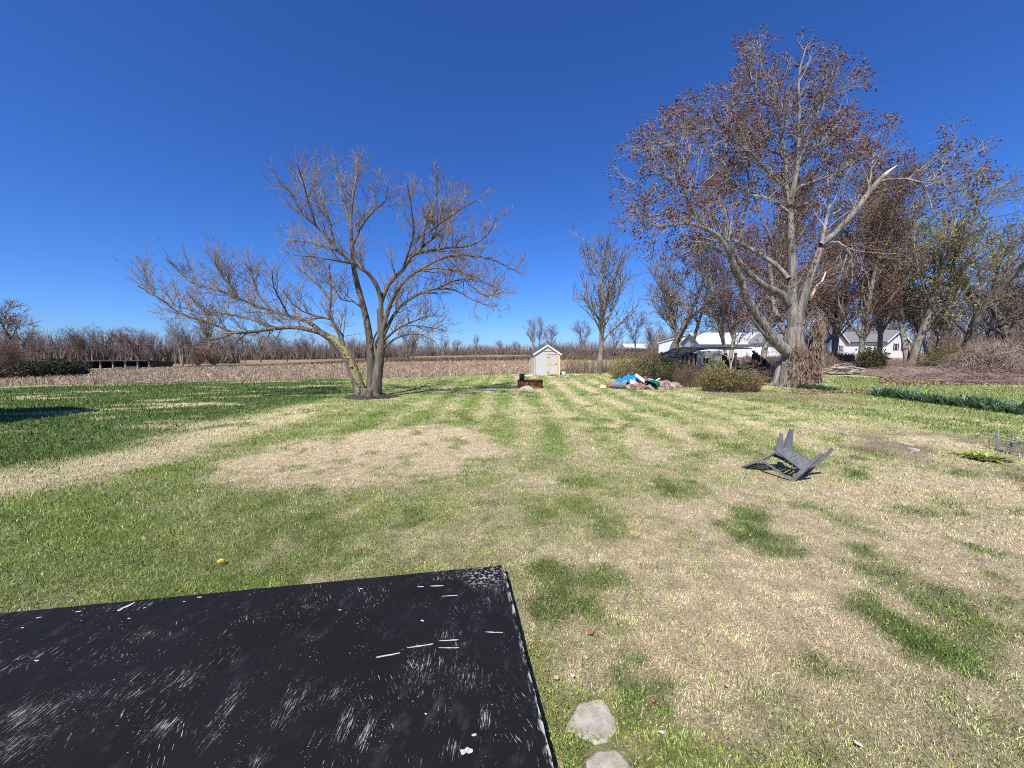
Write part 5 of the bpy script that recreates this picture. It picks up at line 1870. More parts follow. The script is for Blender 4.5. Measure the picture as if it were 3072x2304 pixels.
def lsec(a, b_, w0, w1, n1, n2, th=.012):
    """Tapered L section member from a to b."""
    a, b_ = Vector(a), Vector(b_)
    d = (b_ - a).normalized()
    n1, n2 = Vector(n1), Vector(n2)
    n1 = (n1 - d * n1.dot(d)).normalized()
    n2 = (n2 - d * n2.dot(d) - n1 * n2.dot(n1)).normalized()
    m = MB()
    for u_, v_ in ((n1, n2), (n2, n1)):
        q = [a, a + u_ * w0, a + u_ * w0 + v_ * th, a + v_ * th]
        r_ = [b_, b_ + u_ * w1, b_ + u_ * w1 + v_ * th, b_ + v_ * th]
        m.add(q + r_, [(0, 1, 2, 3), (7, 6, 5, 4), (0, 4, 5, 1), (1, 5, 6, 2), (2, 6, 7, 3), (3, 7, 4, 0)])
    return m


for s in (-1, 1):
    sx = (s, 0, 0)
    # front leg: from the arm front down to the foot
    lsec((s * .30, .25, .66), (s * .27, .30, 0), .075, .05, (-s, 0, 0), (0, -1, 0)).build('leg', resin, ch, bevel=.003)
    # rear leg
    lsec((s * .245, -.24, .47), (s * .255, -.375, .085), .12, .055, (-s * .25, 1, 0), (-s, 0, 0)).build('leg', resin, ch, bevel=.003)
    # back post
    pts, rad = resample([(s * .245, -.24, .42), (s * .262, -.33, .66), (s * .25, -.43, .88), (s * .20, -.53, 1.06)], [.03, .032, .03, .022], .06)
    for (p0, p1) in zip(pts[:-1], pts[1:]):
        pass
    m = MB()
    for (p0, p1) in zip(pts[:-1], pts[1:]):
        m.bar(p0, p1, .03, .075, up=(1, 0, 0))
    m.build('back_post', resin, ch)
    # armrest: flat top with turned down outer lip
    pts, _ = resample([(s * .262, -.35, .70), (s * .30, -.18, .675), (s * .315, .05, .668), (s * .305, .26, .66)], [1, 1, 1, 1], .07)
    m = MB()
    for (p0, p1) in zip(pts[:-1], pts[1:]):
        m.bar(p0, p1, .062, .014)
        m.bar(Vector(p0) + Vector((s * .028, 0, -.016)), Vector(p1) + Vector((s * .028, 0, -.016)), .008, .032)
    m.build('armrest', resin, ch)
# seat: rim, apron and slats
m = MB()
m.poly_prism([(-.235, -.25, .41), (-.175, -.25, .41), (-.185, .25, .428), (-.265, .25, .428)], (0, 0, .014))
m.poly_prism([(.175, -.25, .41), (.235, -.25, .41), (.265, .25, .428), (.185, .25, .428)], (0, 0, .014))
m.poly_prism([(-.175, -.25, .41), (.175, -.25, .41), (.177, -.18, .412), (-.177, -.18, .412)], (0, 0, .014))
m.poly_prism([(-.184, .18, .4255), (.184, .18, .4255), (.186, .25, .428), (-.186, .25, .428)], (0, 0, .014))
for s in (-1, 1):
    m.poly_prism([(s * .235, -.25, .37), (s * .262, .25, .385), (s * .265, .25, .426), (s * .237, -.25, .409)], (s * .008, 0, 0))
m.poly_prism([(-.26, .25, .385), (.26, .25, .385), (.26, .25, .4265), (-.26, .25, .4265)], (0, .008, 0))
m.build('seat', resin, ch)
for k in range(5):
    y0 = -.172 + k * .0705
    z0 = .4125 + k * .0026
    MB().poly_prism([(-.181, y0, z0), (.181, y0, z0), (.181, y0 + .054, z0), (-.181, y0 + .054, z0)], (0, 0, .012)).build('seat_slat', resin, ch)
# backrest slats, upright
for k in range(6):
    xx = -.185 + k * .074
    pts, _ = resample([(xx, -.245, .46), (xx * 1.05, -.335, .68), (xx * .98, -.43, .88), (xx * .8, -.515, 1.03)], [1] * 4, .1)
    m = MB()
    for (p0, p1) in zip(pts[:-1], pts[1:]):
        m.bar(p0, p1, .052, .010, up=(0, 1, .3))
    m.build('back_slat', resin, ch)
m = MB()
m.bar((-.21, -.525, 1.05), (.21, -.525, 1.05), .02, .08, up=(0, -.4, 1))
m.build('top_rail', resin, ch)
CHP = G(2384, 1445)
vw = Vector((CHP.x, CHP.y, 0)).normalized()
er = Vector((vw.y, -vw.x, 0))
CH_YAW, CH_T, CH_S = 0.30, R(28), 0.96
fh = (er * math.cos(CH_YAW) - vw * math.sin(CH_YAW))
fwd = fh * math.cos(CH_T) - Vector((0, 0, 1)) * math.sin(CH_T)
up = -(fh * math.sin(CH_T) + Vector((0, 0, 1)) * math.cos(CH_T))
xax = fwd.cross(up)
Mr = Matrix((xax, fwd, up)).transposed() * CH_S
Mr = Mr.to_4x4()
near_arm = Mr @ Vector((-.305, .26, .67))
lowz = min((Mr @ Vector(v.co)).z for o_ in ch.children for v in o_.data.vertices)
Mr.translation = Vector((CHP.x - near_arm.x, CHP.y - near_arm.y, -lowz - .012))
ch.matrix_world = Mr

# ------------------------------------------------------------------ fire ring
rust = rough_mat('rusty_steel', (.10, .035, .015), (.36, .15, .045), scale=5, rough=.9, bump=.4, bump_scale=40, lo=.4, hi=.62)
fp = G(1592, 1166)
fp.y += .6
fr = empty('fire_ring', (fp.x, fp.y, tz(fp.x, fp.y)))
tag(fr, 'rusty steel fire ring with sooty rim standing on the lawn', 'fire ring')
n_ = 32


def ring_wall(r0, r1, z0, z1, m_, nm):
    m = MB()
    vs, fs = [], []
    for k in range(n_):
        a_ = k * 2 * math.pi / n_
        for (r_, z_) in ((r1, z0), (r1, z1), (r0, z1), (r0, z0)):
            vs.append((r_ * math.cos(a_), r_ * math.sin(a_) * .8, z_ + .012 * math.sin(2 * a_) * (z_ > .1)))
    for k in range(n_):
        j = (k + 1) % n_
        for c_ in range(4):
            d_ = (c_ + 1) % 4
            fs.append((k * 4 + c_, j * 4 + c_, j * 4 + d_, k * 4 + d_))
    m.add(vs, fs)
    return m.build(nm, m_, fr, smooth=False)


ring_wall(.715, .735, -.02, .37, rust, 'ring_wall')
ring_wall(.70, .755, .372, .43, black_metal, 'rim')
m = MB()
m.tube([(0, 0, -.02), (0, 0, .10)], [.7, .55], 20)
ash = m.build('ash_bed', rough_mat('ash', (.03, .028, .026), (.14, .13, .12), scale=9, bump=.8), fr)
ash.scale = (1, .8, 1)
q = D(1566, 1143, fp.y - .15)
kt = empty('burnt_bucket', (q.x, fp.y + .05, tz(q.x, fp.y) + .43))
tag(kt, 'blackened metal bucket set on the rim of the fire ring', 'bucket')
MB().tube([(0, 0, 0), (0, 0, .04), (0, 0, .30), (0, 0, .34)], [.145, .15, .155, .155], 16).build('body', black_metal, kt, smooth=True)
MB().tube([(0, 0, .342), (0, 0, .365)], [.165, .165], 16).build('lid', black_metal, kt)
MB().bar((-.24, 0, -.02), (.24, .05, -.02), .05, .04).build('support_bar', black_metal, kt)
q = G(1580, 1170)
m = MB()
prof = [(-.45, 0), (-.36, .10), (-.22, .17), (-.05, .22), (.1, .23), (.25, .17), (.38, .05), (.40, -.02), (-.45, -.02)]
m.poly_prism([(a_, 0, b_) for a_, b_ in prof], (0, .09, .01))
o = m.build('concrete_slab_piece', concrete, loc=(q.x, q.y + .02, tz(q.x, q.y)), bevel=.015)
tag(o, 'broken grey concrete piece leaning against the fire ring', 'concrete')
# thin stakes at the field edge
for u, v, h_, lab in ((1409, 1130, 1.0, 'thin pale stake at the field edge'), (1436, 1130, .55, 'short dark stake at the field edge')):
    q = G(u, v)
    o = MB().bar((0, 0, -.1), (.02, 0, h_), .03, .03, up=(0, 1, 0)).box((.02, 0, h_ + .01), (.05, .05, .05)).build('field_stake', old_wood, loc=(q.x, q.y, tz(q.x, q.y)))
    tag(o, lab, 'stake')
# ------------------------------------------------------------------ junk heap
r8 = random.Random(21)
JY = 21.3


def XJ(u, y=JY):
    return (u - 1536) / FPX * y


def ZJ(v, y=JY):
    return CAM_H + (1052 - v) / FPX * y


def chunk_mesh(rng, s, name, m_):
    """Angular broken block."""
    m = MB()
    vs = []
    for i in (-1, 1):
        for j in (-1, 1):
            for k in (-1, 1):
                vs.append((i * s[0] / 2 * rng.uniform(.65, 1.1), j * s[1] / 2 * rng.uniform(.65, 1.1), k * s[2] / 2 * rng.uniform(.65, 1.1)))
    m.add(vs, [(0, 1, 3, 2), (4, 6, 7, 5), (0, 4, 5, 1), (2, 3, 7, 6), (0, 2, 6, 4), (1, 5, 7, 3)])
    me = bpy.data.meshes.new(name)
    me.from_pydata(m.v, [], m.f)
    me.update()
    me.materials.append(m_)
    return me


# blue tarp: crumpled sheet draped over the heap
tarp_mat = rough_mat('blue_tarp', (.012, .15, .62), (.03, .25, .80), scale=6, rough=.4, bump=.5, bump_scale=26, spec=.5, bdist=.02)
V, nu, nv = [], 34, 22
for j in range(nv):
    for i in range(nu):
        a_, c_ = i / (nu - 1), j / (nv - 1)
        xx = XJ(1852) + 1.42 * a_ + .22 * (c_ - .5)
        yy = JY - .1 + 1.0 * c_
        base = .30 + .42 * math.sin(min(1, a_ * 1.05) * math.pi * .62) * (0.55 + .45 * c_)
        base += .075 * math.sin(a_ * 17 + c_ * 6) * math.sin(c_ * 9 + 1) + .05 * math.sin(a_ * 31 - c_ * 13)
        edge_ = min(a_, 1 - a_, c_, 1 - c_)
        base -= .20 * max(0, 1 - edge_ / .10) * (1 if c_ < .5 else .6)
        V.append((xx + .03 * math.sin(c_ * 21), yy + .04 * math.sin(a_ * 14), max(.05, base)))
i_ = np.arange(nv - 1)[:, None] * nu + np.arange(nu - 1)[None]
Fq = np.stack([i_, i_ + 1, i_ + nu + 1, i_ + nu], -1).reshape(-1, 4)
o = link('blue_tarp', np_mesh('blue_tarp', np.array(V), Fq, tarp_mat, smooth=True))
sm = o.modifiers.new('thick', 'SOLIDIFY')
sm.thickness = .006
tag(o, 'crumpled bright blue tarpaulin draped over the junk heap', 'tarp')
# rolled grey carpet / culvert
roll_mat = rough_mat('grey_roll', (.10, .10, .105), (.20, .20, .21), scale=4, rough=.85, bump=.4, bump_scale=50)
a_, b_ = Vector((XJ(1829), JY - .15, .19)), Vector((XJ(1872), JY - .55, .20))
rl = empty('carpet_roll', a_)
tag(rl, 'dark grey carpet roll lying at the foot of the blue tarpaulin', 'carpet roll')
pts, rad = resample([Vector((0, 0, 0)), (b_ - a_) * .33 + Vector((0, 0, .012)), (b_ - a_) * .66 + Vector((0, 0, .0)), b_ - a_], [.185, .205, .20, .19], .12)
MB().tube(pts, rad, 20, cap=False).build('outer_roll', roll_mat, rl, smooth=True)
MB().tube(pts, [q * .55 for q in rad], 16).build('inner_roll', black_metal, rl, smooth=True)
dd = (b_ - a_).normalized()
sd = dd.cross(Vector((0, 0, 1)))
for end in (Vector((0, 0, 0)), b_ - a_):
    tb = []
    sp = []
    for k in range(46):
        t_ = k / 45
        an = t_ * 2 * math.pi * 3.2
        rr_ = .06 + .125 * t_
        sp.append(end + sd * rr_ * math.cos(an) + Vector((0, 0, 1)) * rr_ * math.sin(an))
    MB().tube(sp, [.010] * 46, 4).build('rolled_edge', roll_mat, rl)
# pale wallboard pieces
board_mat = rough_mat('pale_board', (.55, .47, .40), (.72, .66, .58), scale=5, rough=.9, bump=.3)
for (u, v, w_, h_, rx, ry, rz, lab) in ((1906, 1152, .60, .46, R(-52), R(18), R(15), 'pale tilted wallboard piece leaning on the rubble'), (1921, 1134, .62, .30, R(-35), R(38), R(-10), 'pale wallboard strip resting against the blue tarpaulin'), (1896, 1163, .4, .2, R(-15), R(-8), R(30), 'small pale board lying flat under the tilted wallboard')):
    o = MB().box((0, 0, 0), (w_, h_, .03)).build('board_piece', board_mat, loc=(XJ(u, JY - .3), JY - .3, ZJ(v, JY - .3)), bevel=.004)
    o.rotation_euler = (rx * -1, ry, rz)
    tag(o, lab, 'board')
# wood planks sticking up right of it
for (u0, v0, u1, v1, lab) in ((1958, 1152, 1988, 1136, 'pale wooden plank slanting above the green tub'), (1925, 1160, 1962, 1138, 'short brown plank on top of the rubble')):
    p0, p1 = Vector((XJ(u0), JY + .1, ZJ(v0))), Vector((XJ(u1), JY + .35, ZJ(v1)))
    o = MB().bar(p0, p1, .11, .035).build('wood_plank', old_wood if 'brown' in lab else board_mat)
    tag(o, lab, 'plank')
# black folded frame
fm = empty('folded_frame', (XJ(1957), JY, 0))
tag(fm, 'black folded metal frame standing in the rubble behind the green tub', 'frame')
for (x0, z0, x1, z1) in ((-.18, .1, -.02, .80), (.16, .1, -.10, .78), (-.22, .45, .20, .50), (-.1, .8, .14, .74), (.14, .74, .26, .15)):
    MB().tube([(x0, 0, z0), (x1, .1, z1)], [.022, .022], 6).build('frame_tube', black_metal, fm)
MB().poly_prism([(-.12, .03, .35), (.10, .03, .38), (.06, .05, .72), (-.06, .05, .74)], (0, .02, 0)).build('fabric_panel', black_metal, fm)
# green tub on its side
tub_mat = rough_mat('green_plastic', (.008, .10, .055), (.014, .155, .085), scale=4, rough=.35, bump=.05, spec=.5)
tu = empty('green_tub', (XJ(1966, JY - .55), JY - .55, tz(XJ(1966), JY)))
tag(tu, 'dark green plastic tub tipped on its side in front of the rubble', 'tub')
m = MB()
o_, i_2 = [], []
prof = [(.00, .26, .17), (.10, .29, .20), (.42, .36, .27), (.46, .40, .31)]
rings = []
nseg = 20
vs, fs = [], []
for (d_, hx, hy) in prof + [(p_[0] - .0 if k == 0 else p_[0], p_[1] - .02, p_[2] - .02) for k, p_ in reversed(list(enumerate(prof)))]:
    for k in range(nseg):
        t_ = k * 2 * math.pi / nseg
        cx_, cy_ = math.cos(t_), math.sin(t_)
        vs.append((hx * math.copysign(abs(cx_) ** .5, cx_), d_, hy * math.copysign(abs(cy_) ** .5, cy_)))
nr_ = len(prof) * 2
for r_ in range(nr_ - 1):
    for k in range(nseg):
        j = (k + 1) % nseg
        fs.append((r_ * nseg + k, r_ * nseg + j, (r_ + 1) * nseg + j, (r_ + 1) * nseg + k))
fs.append(tuple(reversed(range(nseg))))
fs.append(tuple((nr_ - 1) * nseg + k for k in range(nseg)))
m.add(vs, fs)
bo = m.build('body', tub_mat, tu, smooth=False)
bo.rotation_euler = (R(-20), R(-14), R(128))
bo.location = (.08, .05, .31)
m = MB()
m.tube([(-.36, .47, .05), (-.46, .52, .05), (-.46, .52, -.05), (-.36, .47, -.05)], [.012] * 4, 6)
h2_ = m.build('handle', tub_mat, bo)

# broken concrete, stones and bricks of the heap: every one a thing
rub_cols = (rough_mat('rubble_grey', (.17, .155, .14), (.36, .335, .305), scale=7, bump=.5, rough=.95), rough_mat('rubble_tan', (.24, .185, .135), (.46, .375, .295), scale=7, bump=.5, rough=.95), rough_mat('rubble_brick', (.14, .08, .06), (.27, .17, .13), scale=7, bump=.5, rough=.95))
shapes = [chunk_mesh(r8, (.30, .26, .20), 'rubble_block', rub_cols[k % 3]) for k in range(9)]
nm_lab = {0: ('grey broken block lying in the rubble heap', 'grey rubble blocks of the junk heap'), 1: ('tan broken stone lying in the rubble heap', 'tan rubble stones of the junk heap'), 2: ('reddish broken brick lying in the rubble heap', 'reddish bricks of the junk heap')}


def rubble(u0, u1, yc0, yc1, zmax, n, smin, smax):
    for k in range(n):
        s = r8.randrange(9)
        y = r8.uniform(yc0, yc1)
        u = r8.uniform(u0, u1)
        x = XJ(u, y)
        prof_ = max(0.0, 1 - ((u - (u0 + u1) / 2) / ((u1 - u0) / 2)) ** 2) * max(.15, 1 - abs(y - (yc0 + yc1) / 2 - .2) / ((yc1 - yc0) / 2 + .2))
        z = tz(x, y) + .05 + zmax * prof_ * r8.uniform(.5, 1)
        o = link('rubble_block', shapes[s], loc=(x, y, z))
        sc = r8.uniform(smin, smax)
        o.scale = (sc * r8.uniform(.8, 1.4), sc, sc * r8.uniform(.7, 1.1))
        o.rotation_euler = (r8.uniform(-.6, .6), r8.uniform(-.6, .6), r8.uniform(0, 6.28))
        tag(o, nm_lab[s % 3][0], 'rubble', nm_lab[s % 3][1])


rubble(1885, 1990, JY - .75, JY + .9, .62, 110, .55, 1.25)
rubble(1975, 2042, JY - .6, JY + .6, .32, 60, .6, 1.3)
rubble(1880, 2045, JY - .95, JY - .55, .05, 36, .25, .6)
o = link('white_rock', chunk_mesh(r8, (.34, .2, .2), 'white_rock', rough_mat('white_rock', (.62, .58, .50), (.78, .74, .66), scale=6)), loc=(XJ(1809), JY - .2, .1))
tag(o, 'whitish rock lying past the end of the carpet roll', 'rock')
o = link('rusty_box', chunk_mesh(r8, (.32, .24, .26), 'rusty_box', rust), loc=(XJ(1822), JY - .1, .12))
tag(o, 'rust brown crate beside the end of the carpet roll', 'crate')
# core under the tarp and rubble
m = MB()
vs, fs = [], []
na_, nr2 = 26, 6
for i in range(nr2):
    for j in range(na_):
        a_ = j * 2 * math.pi / na_
        t_ = i / (nr2 - 1)
        xx = XJ(1935) + 2.0 * t_ * math.cos(a_)
        yy = JY + .3 + .95 * t_ * math.sin(a_)
        vs.append((xx, yy, tz(xx, yy) + .34 * (1 - t_ ** 2) * r8.uniform(.7, 1.1) - .03 * (t_ == 1)))
for i in range(nr2 - 1):
    for j in range(na_):
        k = (j + 1) % na_
        fs.append((i * na_ + j, i * na_ + k, (i + 1) * na_ + k, (i + 1) * na_ + j))
o = m.add(vs, fs).build('rubble_heap', rough_mat('rubble_dirt', (.13, .095, .07), (.30, .23, .175), scale=12, bump=1, bump_scale=40, bdist=.05))
tag(o, 'heap of earth and small rubble under the junk', 'rubble', kind='stuff')

# ------------------------------------------------------------------ shrubs
def shrub(name, label, cx, cy, w, d, h, n_stem, leaf_n, leaf_size, leaf_cols, stem_mat, seed, spread=.5, stem_r=.010, leaf_low=.15, upright=0.0, cat='shrub', leaf_bias=1.0, sub=2):
    r_ = random.Random(seed)
    rn = np.random.RandomState(seed)
    root = empty(name, (cx, cy, tz(cx, cy)))
    tag(root, label, cat)
    tb, lp = [], []
    for k in range(n_stem):
        a_ = r_.uniform(0, 6.28)
        q = math.sqrt(r_.random())
        bx, by = q * math.cos(a_) * w * .42, q * math.sin(a_) * d * .42
        hh = h * r_.uniform(.55, 1.05) * (1 - .35 * q * q)
        ox, oy = math.cos(a_) * spread * q * r_.uniform(.2, 1.1) * w * .35 + r_.gauss(0, .08), math.sin(a_) * spread * q * r_.uniform(.2, 1.1) * d * .35 + r_.gauss(0, .08)
        pts = []
        for i in range(6):
            t_ = i / 5
            pts.append((bx + ox * t_ ** 1.3 + r_.gauss(0, .025), by + oy * t_ ** 1.3 + r_.gauss(0, .025), hh * t_ * (1 - upright * 0) - .05))
        tb.append((pts, [stem_r * (1 - .75 * i / 5) for i in range(6)]))
        lp += [pts[i] for i in range(1, 6)]
        for s_ in range(sub):
            i = r_.randrange(1, 5)
            L = hh * r_.uniform(.12, .32)
            dv = vnorm((r_.gauss(0, .6), r_.gauss(0, .6), r_.uniform(.3, 1.1)))
            q1 = tuple(pts[i][m_] + dv[m_] * L * .5 for m_ in range(3))
            q2 = tuple(q1[m_] + (dv[m_] + (0, 0, .2)[m_]) * L * .5 for m_ in range(3))
            tb.append(([pts[i], q1, q2], [stem_r * .5, stem_r * .4, stem_r * .2]))
            lp += [q1, q2, q2]
    V6 = tube_arrays(tb, 3)
    link('stems', np_mesh('stems', V6[0], V6[1][0], stem_mat), root)
    if leaf_n:
        lp = np.array(lp)
        z = lp[:, 2]
        wgt = np.clip(z / h, .02, 1) ** leaf_bias * (z > leaf_low * h)
        idx = rn.choice(len(lp), leaf_n, p=wgt / wgt.sum())
        P_ = lp[idx] + rn.randn(leaf_n, 3) * np.array([.07, .07, .05])
        P_[:, 2] = np.abs(P_[:, 2])
        V, F, c = blob_cloud(P_, leaf_size, rn, leaf_cols, flat=True)
        link('leaves', np_mesh('leaves', V, F, leaf_attr, col=c), root)
    return root


def at_depth(u, y):
    return (u - 1536) / FPX * y


olive = ((.19, .18, .055), (.38, .35, .13))
shrub('olive_shrub', 'feathery olive green shrub beside the cornfield tree', at_depth(1885, 28), 28, 3.0, 2.2, 1.75, 420, 3800, .07, olive, twig_tan, 1)
shrub('olive_shrub', 'tall dense olive green shrub behind the blue tarpaulin', at_depth(1960, 27.6), 27.6, 3.2, 2.4, 1.95, 460, 4600, .07, ((.13, .15, .04), (.30, .30, .10)), twig_tan, 2)
shrub('olive_shrub', 'olive green shrub in front of the ruined shed corner', at_depth(2022, 26), 25.2, 2.2, 1.8, 1.6, 360, 3000, .07, ((.14, .14, .045), (.30, .28, .10)), twig_tan, 3)
shrub('reddish_shrub', 'thin reddish brown stemmed shrub beside the rubble', at_depth(2068, 21.8), 21.8, 1.8, 1.2, 1.55, 420, 900, .05, ((.16, .10, .05), (.30, .19, .09)), twig_brown, 4, stem_r=.009)
shrub('reddish_shrub', 'brown stemmed shrub below the ruined shed window', at_depth(2125, 22.5), 22.5, 1.6, 1.2, 0.95, 320, 700, .05, ((.16, .10, .05), (.30, .19, .09)), twig_brown, 5, stem_r=.009)
shrub('leafy_shrub', 'broad leafy shrub with yellow green tips and brown base facing the lawn', at_depth(2195, 19.2), 19.4, 3.0, 1.9, 1.3, 640, 4600, .055, ((.13, .11, .035), (.33, .28, .085)), twig_brown, 6, leaf_low=.22, spread=.7)
shrub('leafy_shrub', 'low leafy shrub at the end of the broad one, towards the maple', at_depth(2255, 19.2), 19.6, 1.5, 1.3, 1.1, 300, 2000, .06, ((.13, .11, .035), (.33, .26, .085)), twig_brown, 7, leaf_low=.2, spread=.7)
shrub('rose_bush', 'taller bush with pale arching canes before the ruined shed opening', at_depth(2165, 22.5), 23.2, 1.6, 1.2, 1.75, 120, 1500, .07, ((.17, .18, .04), (.36, .35, .10)), twig_tan, 8, leaf_low=.3)
# two arching pale canes
for (pp, lab) in (([(2190, 1110), (2190, 1085), (2178, 1068), (2160, 1060)], 'long pale cane arching over towards the shed window'), ([(2190, 1108), (2196, 1082), (2205, 1070), (2212, 1066)], 'short pale cane arching towards the maple')):
    pts = [D(u, v, 22.2) for u, v in pp]
    pts[0].z = tz(pts[0].x, 22.2)
    q, rr_ = resample(pts, [.03, .026, .02, .012], .12)
    o = MB().tube(q, rr_, 6).build('arching_cane', bark_pale, smooth=True)
    tag(o, lab, 'cane')
shrub('evergreen_bush', 'dark olive evergreen bush between the two budded trunks', at_depth(2612, 37), 37, 2.4, 2.0, 2.6, 260, 3000, .12, ((.035, .045, .018), (.09, .10, .035)), twig_brown, 9)
shrub('round_olive_bush', 'rounded olive bush behind the low brambles', at_depth(2840, 33), 33, 4.2, 3.0, 2.6, 620, 6000, .09, ((.10, .085, .03), (.20, .17, .06)), twig_tan, 10, leaf_low=.02, leaf_bias=.5)
for u, y, w, h, sd, lab in ((120, 37, 4.4, 1.7, 11, 'dark evergreen bush under the large bare tree'), (200, 37.5, 3.6, 1.75, 12, 'dark evergreen bush nearer the open pole shed'), (30, 36, 4.2, 1.2, 13, 'low brown leafed bush at the corn edge'), (-60, 35, 4.5, 1.4, 14, 'brown leafed bush beyond the low one')):
    shrub('evergreen_bush', lab, at_depth(u, y), y, w, 2.6, h * 1.15, 240, 5200, .13, ((.016, .024, .012), (.05, .062, .03)) if u > 60 else ((.05, .038, .026), (.13, .10, .07)), bark_dark, sd, leaf_low=.0, leaf_bias=.4)
# undergrowth sprouts along the corn, beside the upright tree
n8 = np.random.RandomState(50)
u = n8.uniform(1695, 1840, 260)
y = n8.uniform(33.6, 36.5, 260)
weed_mass('field_edge_brush', 'thin brown saplings and weeds between shed and olive shrubs', np.stack([at_depth(u, y), y], -1), 1.5, .03, ((.10, .075, .06), (.22, .165, .12)), stub_mat, 51, .22, cat='weeds')

# ------------------------------------------------------------------ brambles
cane_mat = rough_mat('bramble_cane', (.17, .115, .095), (.40, .30, .255), scale=.9, rough=.9, bump=0)
cane_dark = rough_mat('bramble_cane_dark', (.10, .068, .055), (.27, .195, .16), scale=.9, rough=.9, bump=0)


def canes(cx, cy, w, d, h, n, seed, rad=.017, tang=1.0):
    r_ = random.Random(seed)
    tb = []
    for k in range(n):
        a_ = r_.uniform(0, 6.28)
        q = math.sqrt(r_.random())
        bx, by = cx + q * math.cos(a_) * w / 2, cy + q * math.sin(a_) * d / 2
        hh = h * (1 - q ** 2 * .75) * r_.uniform(.45, 1.1)
        L = r_.uniform(.5, 1.6) * tang
        az = r_.uniform(0, 6.28)
        pts = []
        for i in range(6):
            t_ = i / 5
            zz = hh * math.sin(min(1, t_ * 1.25) * math.pi * .62) * (1.0 - .25 * max(0, t_ - .7))
            pts.append((bx + math.cos(az) * L * t_ ** 1.4 + r_.gauss(0, .05), by + math.sin(az) * L * t_ ** 1.4 + r_.gauss(0, .05), tz(bx, by) + zz + r_.gauss(0, .03)))
        rr_ = rad * r_.uniform(.6, 1.3)
        tb.append((pts, [rr_, rr_, rr_ * .9, rr_ * .8, rr_ * .6, rr_ * .35]))
    return tb


def bramble(name, label, spec, m_, seed, kind=None, leafn=0):
    tb = []
    for k, s_ in enumerate(spec):
        tb += canes(*s_, seed + k)
    V, F = tube_arrays(tb, 3)
    o = link(name, np_mesh(name, V, F[0], m_))
    tag(o, label, 'brambles' if kind else 'bush', kind=kind)
    return o


bramble('bramble_patch', 'low pinkish brown brambles sprawling below the white house', [(at_depth(2790, 30), 30.5, 7.5, 8.0, .9, 1100), (at_depth(2880, 27), 27, 8.0, 6.0, .9, 900), (at_depth(2990, 24.5), 24.8, 6.5, 3.0, .7, 700), (at_depth(2700, 38), 38, 10, 6, 1.2, 900)], cane_mat, 60, 'stuff')
mound = bramble('bramble_mound', 'large domed mound of tangled pinkish brown brambles', [(at_depth(2990, 27.0), 27.2, 5.6, 4.0, 2.9, 1600), (at_depth(3060, 26), 26.5, 4.6, 3.5, 2.2, 900)], cane_mat, 70)
bramble('bramble_mound', 'darker bare thicket past the large bramble mound', [(at_depth(3110, 31), 31, 7.0, 5.0, 4.6, 1800)], cane_dark, 75)
bramble('vine_thicket', 'thin tangle of grey stems between the maple and the branch pile', [(at_depth(2475, 37), 37, 3.2, 2.0, 1.5, 300)], cane_dark, 80)
bramble('vine_thicket', 'thin tangle of grey stems between the maple and the ruined shed', [(at_depth(2310, 25.0), 25, 2.5, 2.0, 1.2, 240)], cane_dark, 81)
# leaf litter on the ground under them
n8 = np.random.RandomState(52)
n_ = 7000
u = n8.uniform(2640, 3250, n_)
y = n8.uniform(22.6, 34, n_)
P_ = np.stack([at_depth(u, y), y, np.zeros(n_)], -1)
P_[:, 2] = terrain(P_[:, 0], P_[:, 1]) + .05 * n8.rand(n_) + .02
V, F, c = blob_cloud(P_, .12, n8, ((.16, .10, .075), (.38, .27, .20)), flat=True)
o = link('leaf_litter', np_mesh('leaf_litter', V, F, stub_mat, col=c))
tag(o, 'brown dead leaves and stalks under the brambles', 'leaf litter', kind='stuff')
n_ = 1500
u = n8.uniform(2380, 2680, n_)
y = n8.uniform(18.0, 20.6, n_)
P_ = np.stack([at_depth(u, y), y, np.zeros(n_)], -1)
P_[:, 2] = terrain(P_[:, 0], P_[:, 1]) + .03 * n8.rand(n_) + .015
V, F, c = blob_cloud(P_, .08, n8, ((.16, .10, .075), (.40, .28, .20)), flat=True)
o = link('bed_litter', np_mesh('bed_litter', V, F, stub_mat, col=c))
tag(o, 'brown leaf litter between the maple and the daffodil row', 'leaf litter', kind='stuff')

